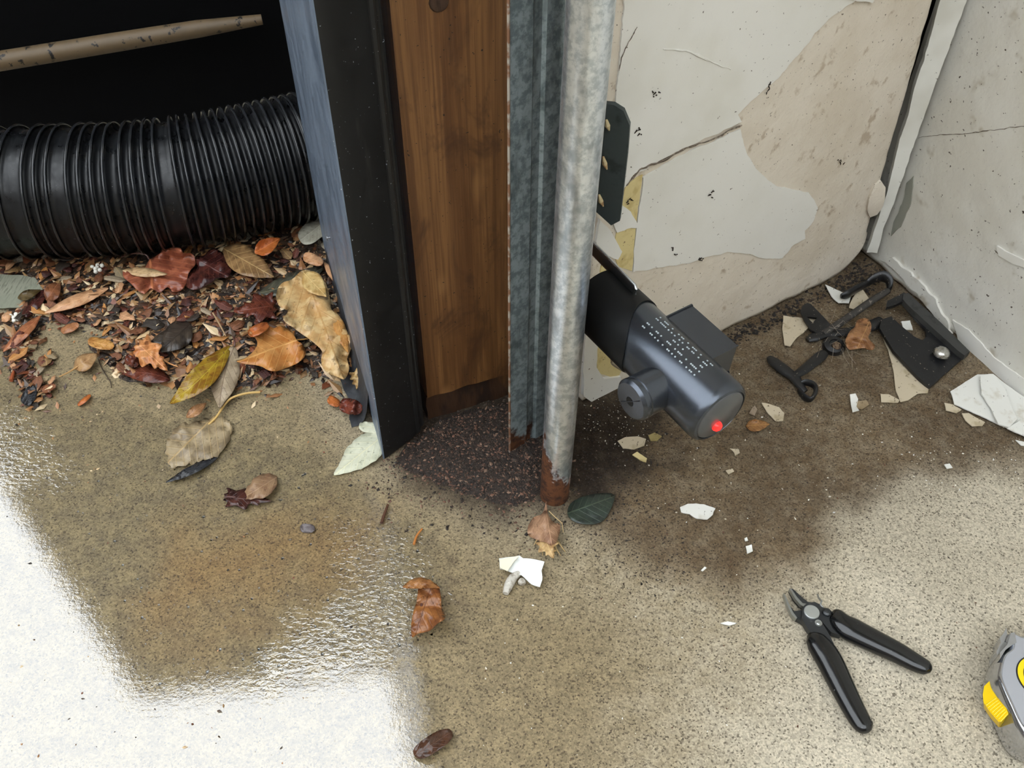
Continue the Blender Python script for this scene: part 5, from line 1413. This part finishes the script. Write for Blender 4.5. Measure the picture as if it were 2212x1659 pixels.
twig('orange needle near the long leaf stalk', [(556, 826), (566, 816), (574, 810)], 0.0009, (190, 112, 56))
twig('orange needle beside the first near the heart shaped leaf', [(588, 826), (592, 816), (596, 806)], 0.0009, (188, 108, 52))
twig('thin stalk across the crumpled orange leaf', [(345, 770), (364, 784), (384, 792)], 0.0010, (196, 140, 88), 0.014)
# white berries
def berry(label, x, y, n, r, z):
    e = empty('berry_cluster', G(x, y, 0))
    for k in range(n):
        c = G(x + 9 * cos(k * 2.4) * (k / n) ** 0.5 * 1.6, y + 6 * sin(k * 2.4) * (k / n) ** 0.5 * 1.6, z + r * (1 + 0.5 * (k % 2)))
        mb = MB(); mb.lathe([(0.0001, -r), (r * 0.6, -r * 0.8), (r, -r * 0.1), (r * 0.75, r * 0.65), (0.0001, r)], frame(c, (0.2, -0.3, 1)), 10)
        mb.obj('berry', M('white_berry', S(232, 228, 214), 0.5), e)
    return tag(e, label, 'berries')
berry('white berry cluster at the left end of the leaf heap', 34, 684, 7, 0.0026, 0.001)
berry('white berry cluster under the hose at the back of the heap', 210, 578, 7, 0.0026, 0.004)
# pale round leaf tucked behind the trim
leaf('pale_leaf', 'pale grey rounded leaf tucked behind the black trim', (700, 480), (648, 520), 44, 'blunt', leafmat((178, 174, 154), (156, 150, 130), None, 0.5), 0.012, 0.003, amp=0.001)
leaf('fallen_leaf', 'peach leaf standing against the foot of the black trim', (700, 566), (740, 622), 18, 'lance', M_peach, 0.010, 0.004, amp=0.002)
leaf('fallen_leaf', 'curled peach leaf right of the bright orange curled leaf', (655, 552), (698, 568), 24, 'blunt', M_peach, 0.012, 0.006, amp=0.005)
# brushed slab showing at the left edge
v2, tr = fill(ragged([(-90, 588), (40, 594), (76, 600), (94, 628), (70, 652), (40, 664), (-90, 672)], 2, 8, 1.0), 12)
V, Fc = slab_mesh(v2, tr, lambda x, y: G(x, y, 0.0045 + 0.0004 * nz(x * 0.2, y * 0.02, 3)), lambda x, y: G(x, y, 0.0) - Vector((0, 0, 0.003)))
tag(put('concrete_slab', V, Fc, M('brushed_slab', S(138, 138, 120), 0.75, layers=[(150, 0.48, 0.62, S(112, 112, 96), (3, 0.5, 1)), (20, 0.4, 0.7, S(128, 130, 112))], bump=(160, 0.6, 0.002, (3, 0.5, 1))), sharp=40), kind='structure')
# cobweb over the ironmongery
mb = MB()
rw = random.Random(3)
for k in range(26):
    a = (rw.uniform(1770, 1850), rw.uniform(690, 760)); d_ = (rw.uniform(-50, 50), rw.uniform(-30, 40))
    mb.tube([G(a[0], a[1], 0.014), G(a[0] + d_[0] * 0.5, a[1] + d_[1] * 0.5 + 4, 0.010), G(a[0] + d_[0], a[1] + d_[1], 0.006)], 0.00013, 4)
tag(mb.obj('cobweb', M('cobweb_silk', S(176, 164, 146), 0.7)), 'dusty cobweb threads over the black ironmongery', 'cobweb', kind='stuff')
# water beads on the wet concrete
mbw = MB()
rd = random.Random(9)
wet_z = np.array([(120, 980), (600, 990), (880, 1080), (960, 1200), (930, 1420), (600, 1460), (330, 1480), (210, 1220)], float)
wet_n = np.roll(wet_z, -1, 0)
cnt = 0
while cnt < 420:
    x, y = rd.uniform(120, 960), rd.uniform(980, 1480)
    if not inside(x, y, wet_z, wet_n):
        continue
    r = 0.0004 + 0.0011 * rd.random() ** 3
    mbw.lathe([(r, -0.0001), (r * 0.86, r * 0.28), (r * 0.5, r * 0.46), (0.00001, r * 0.52)], frame(G(x, y, 0.0), (0, 0, 1)), 8)
    cnt += 1
tag(mbw.obj('water_beads', M('clear_water', (0.9, 0.92, 0.9), 0.02, trans=1.0, ior=1.33), sharp=80), 'tiny clear water beads on the wet concrete', 'water', kind='stuff')
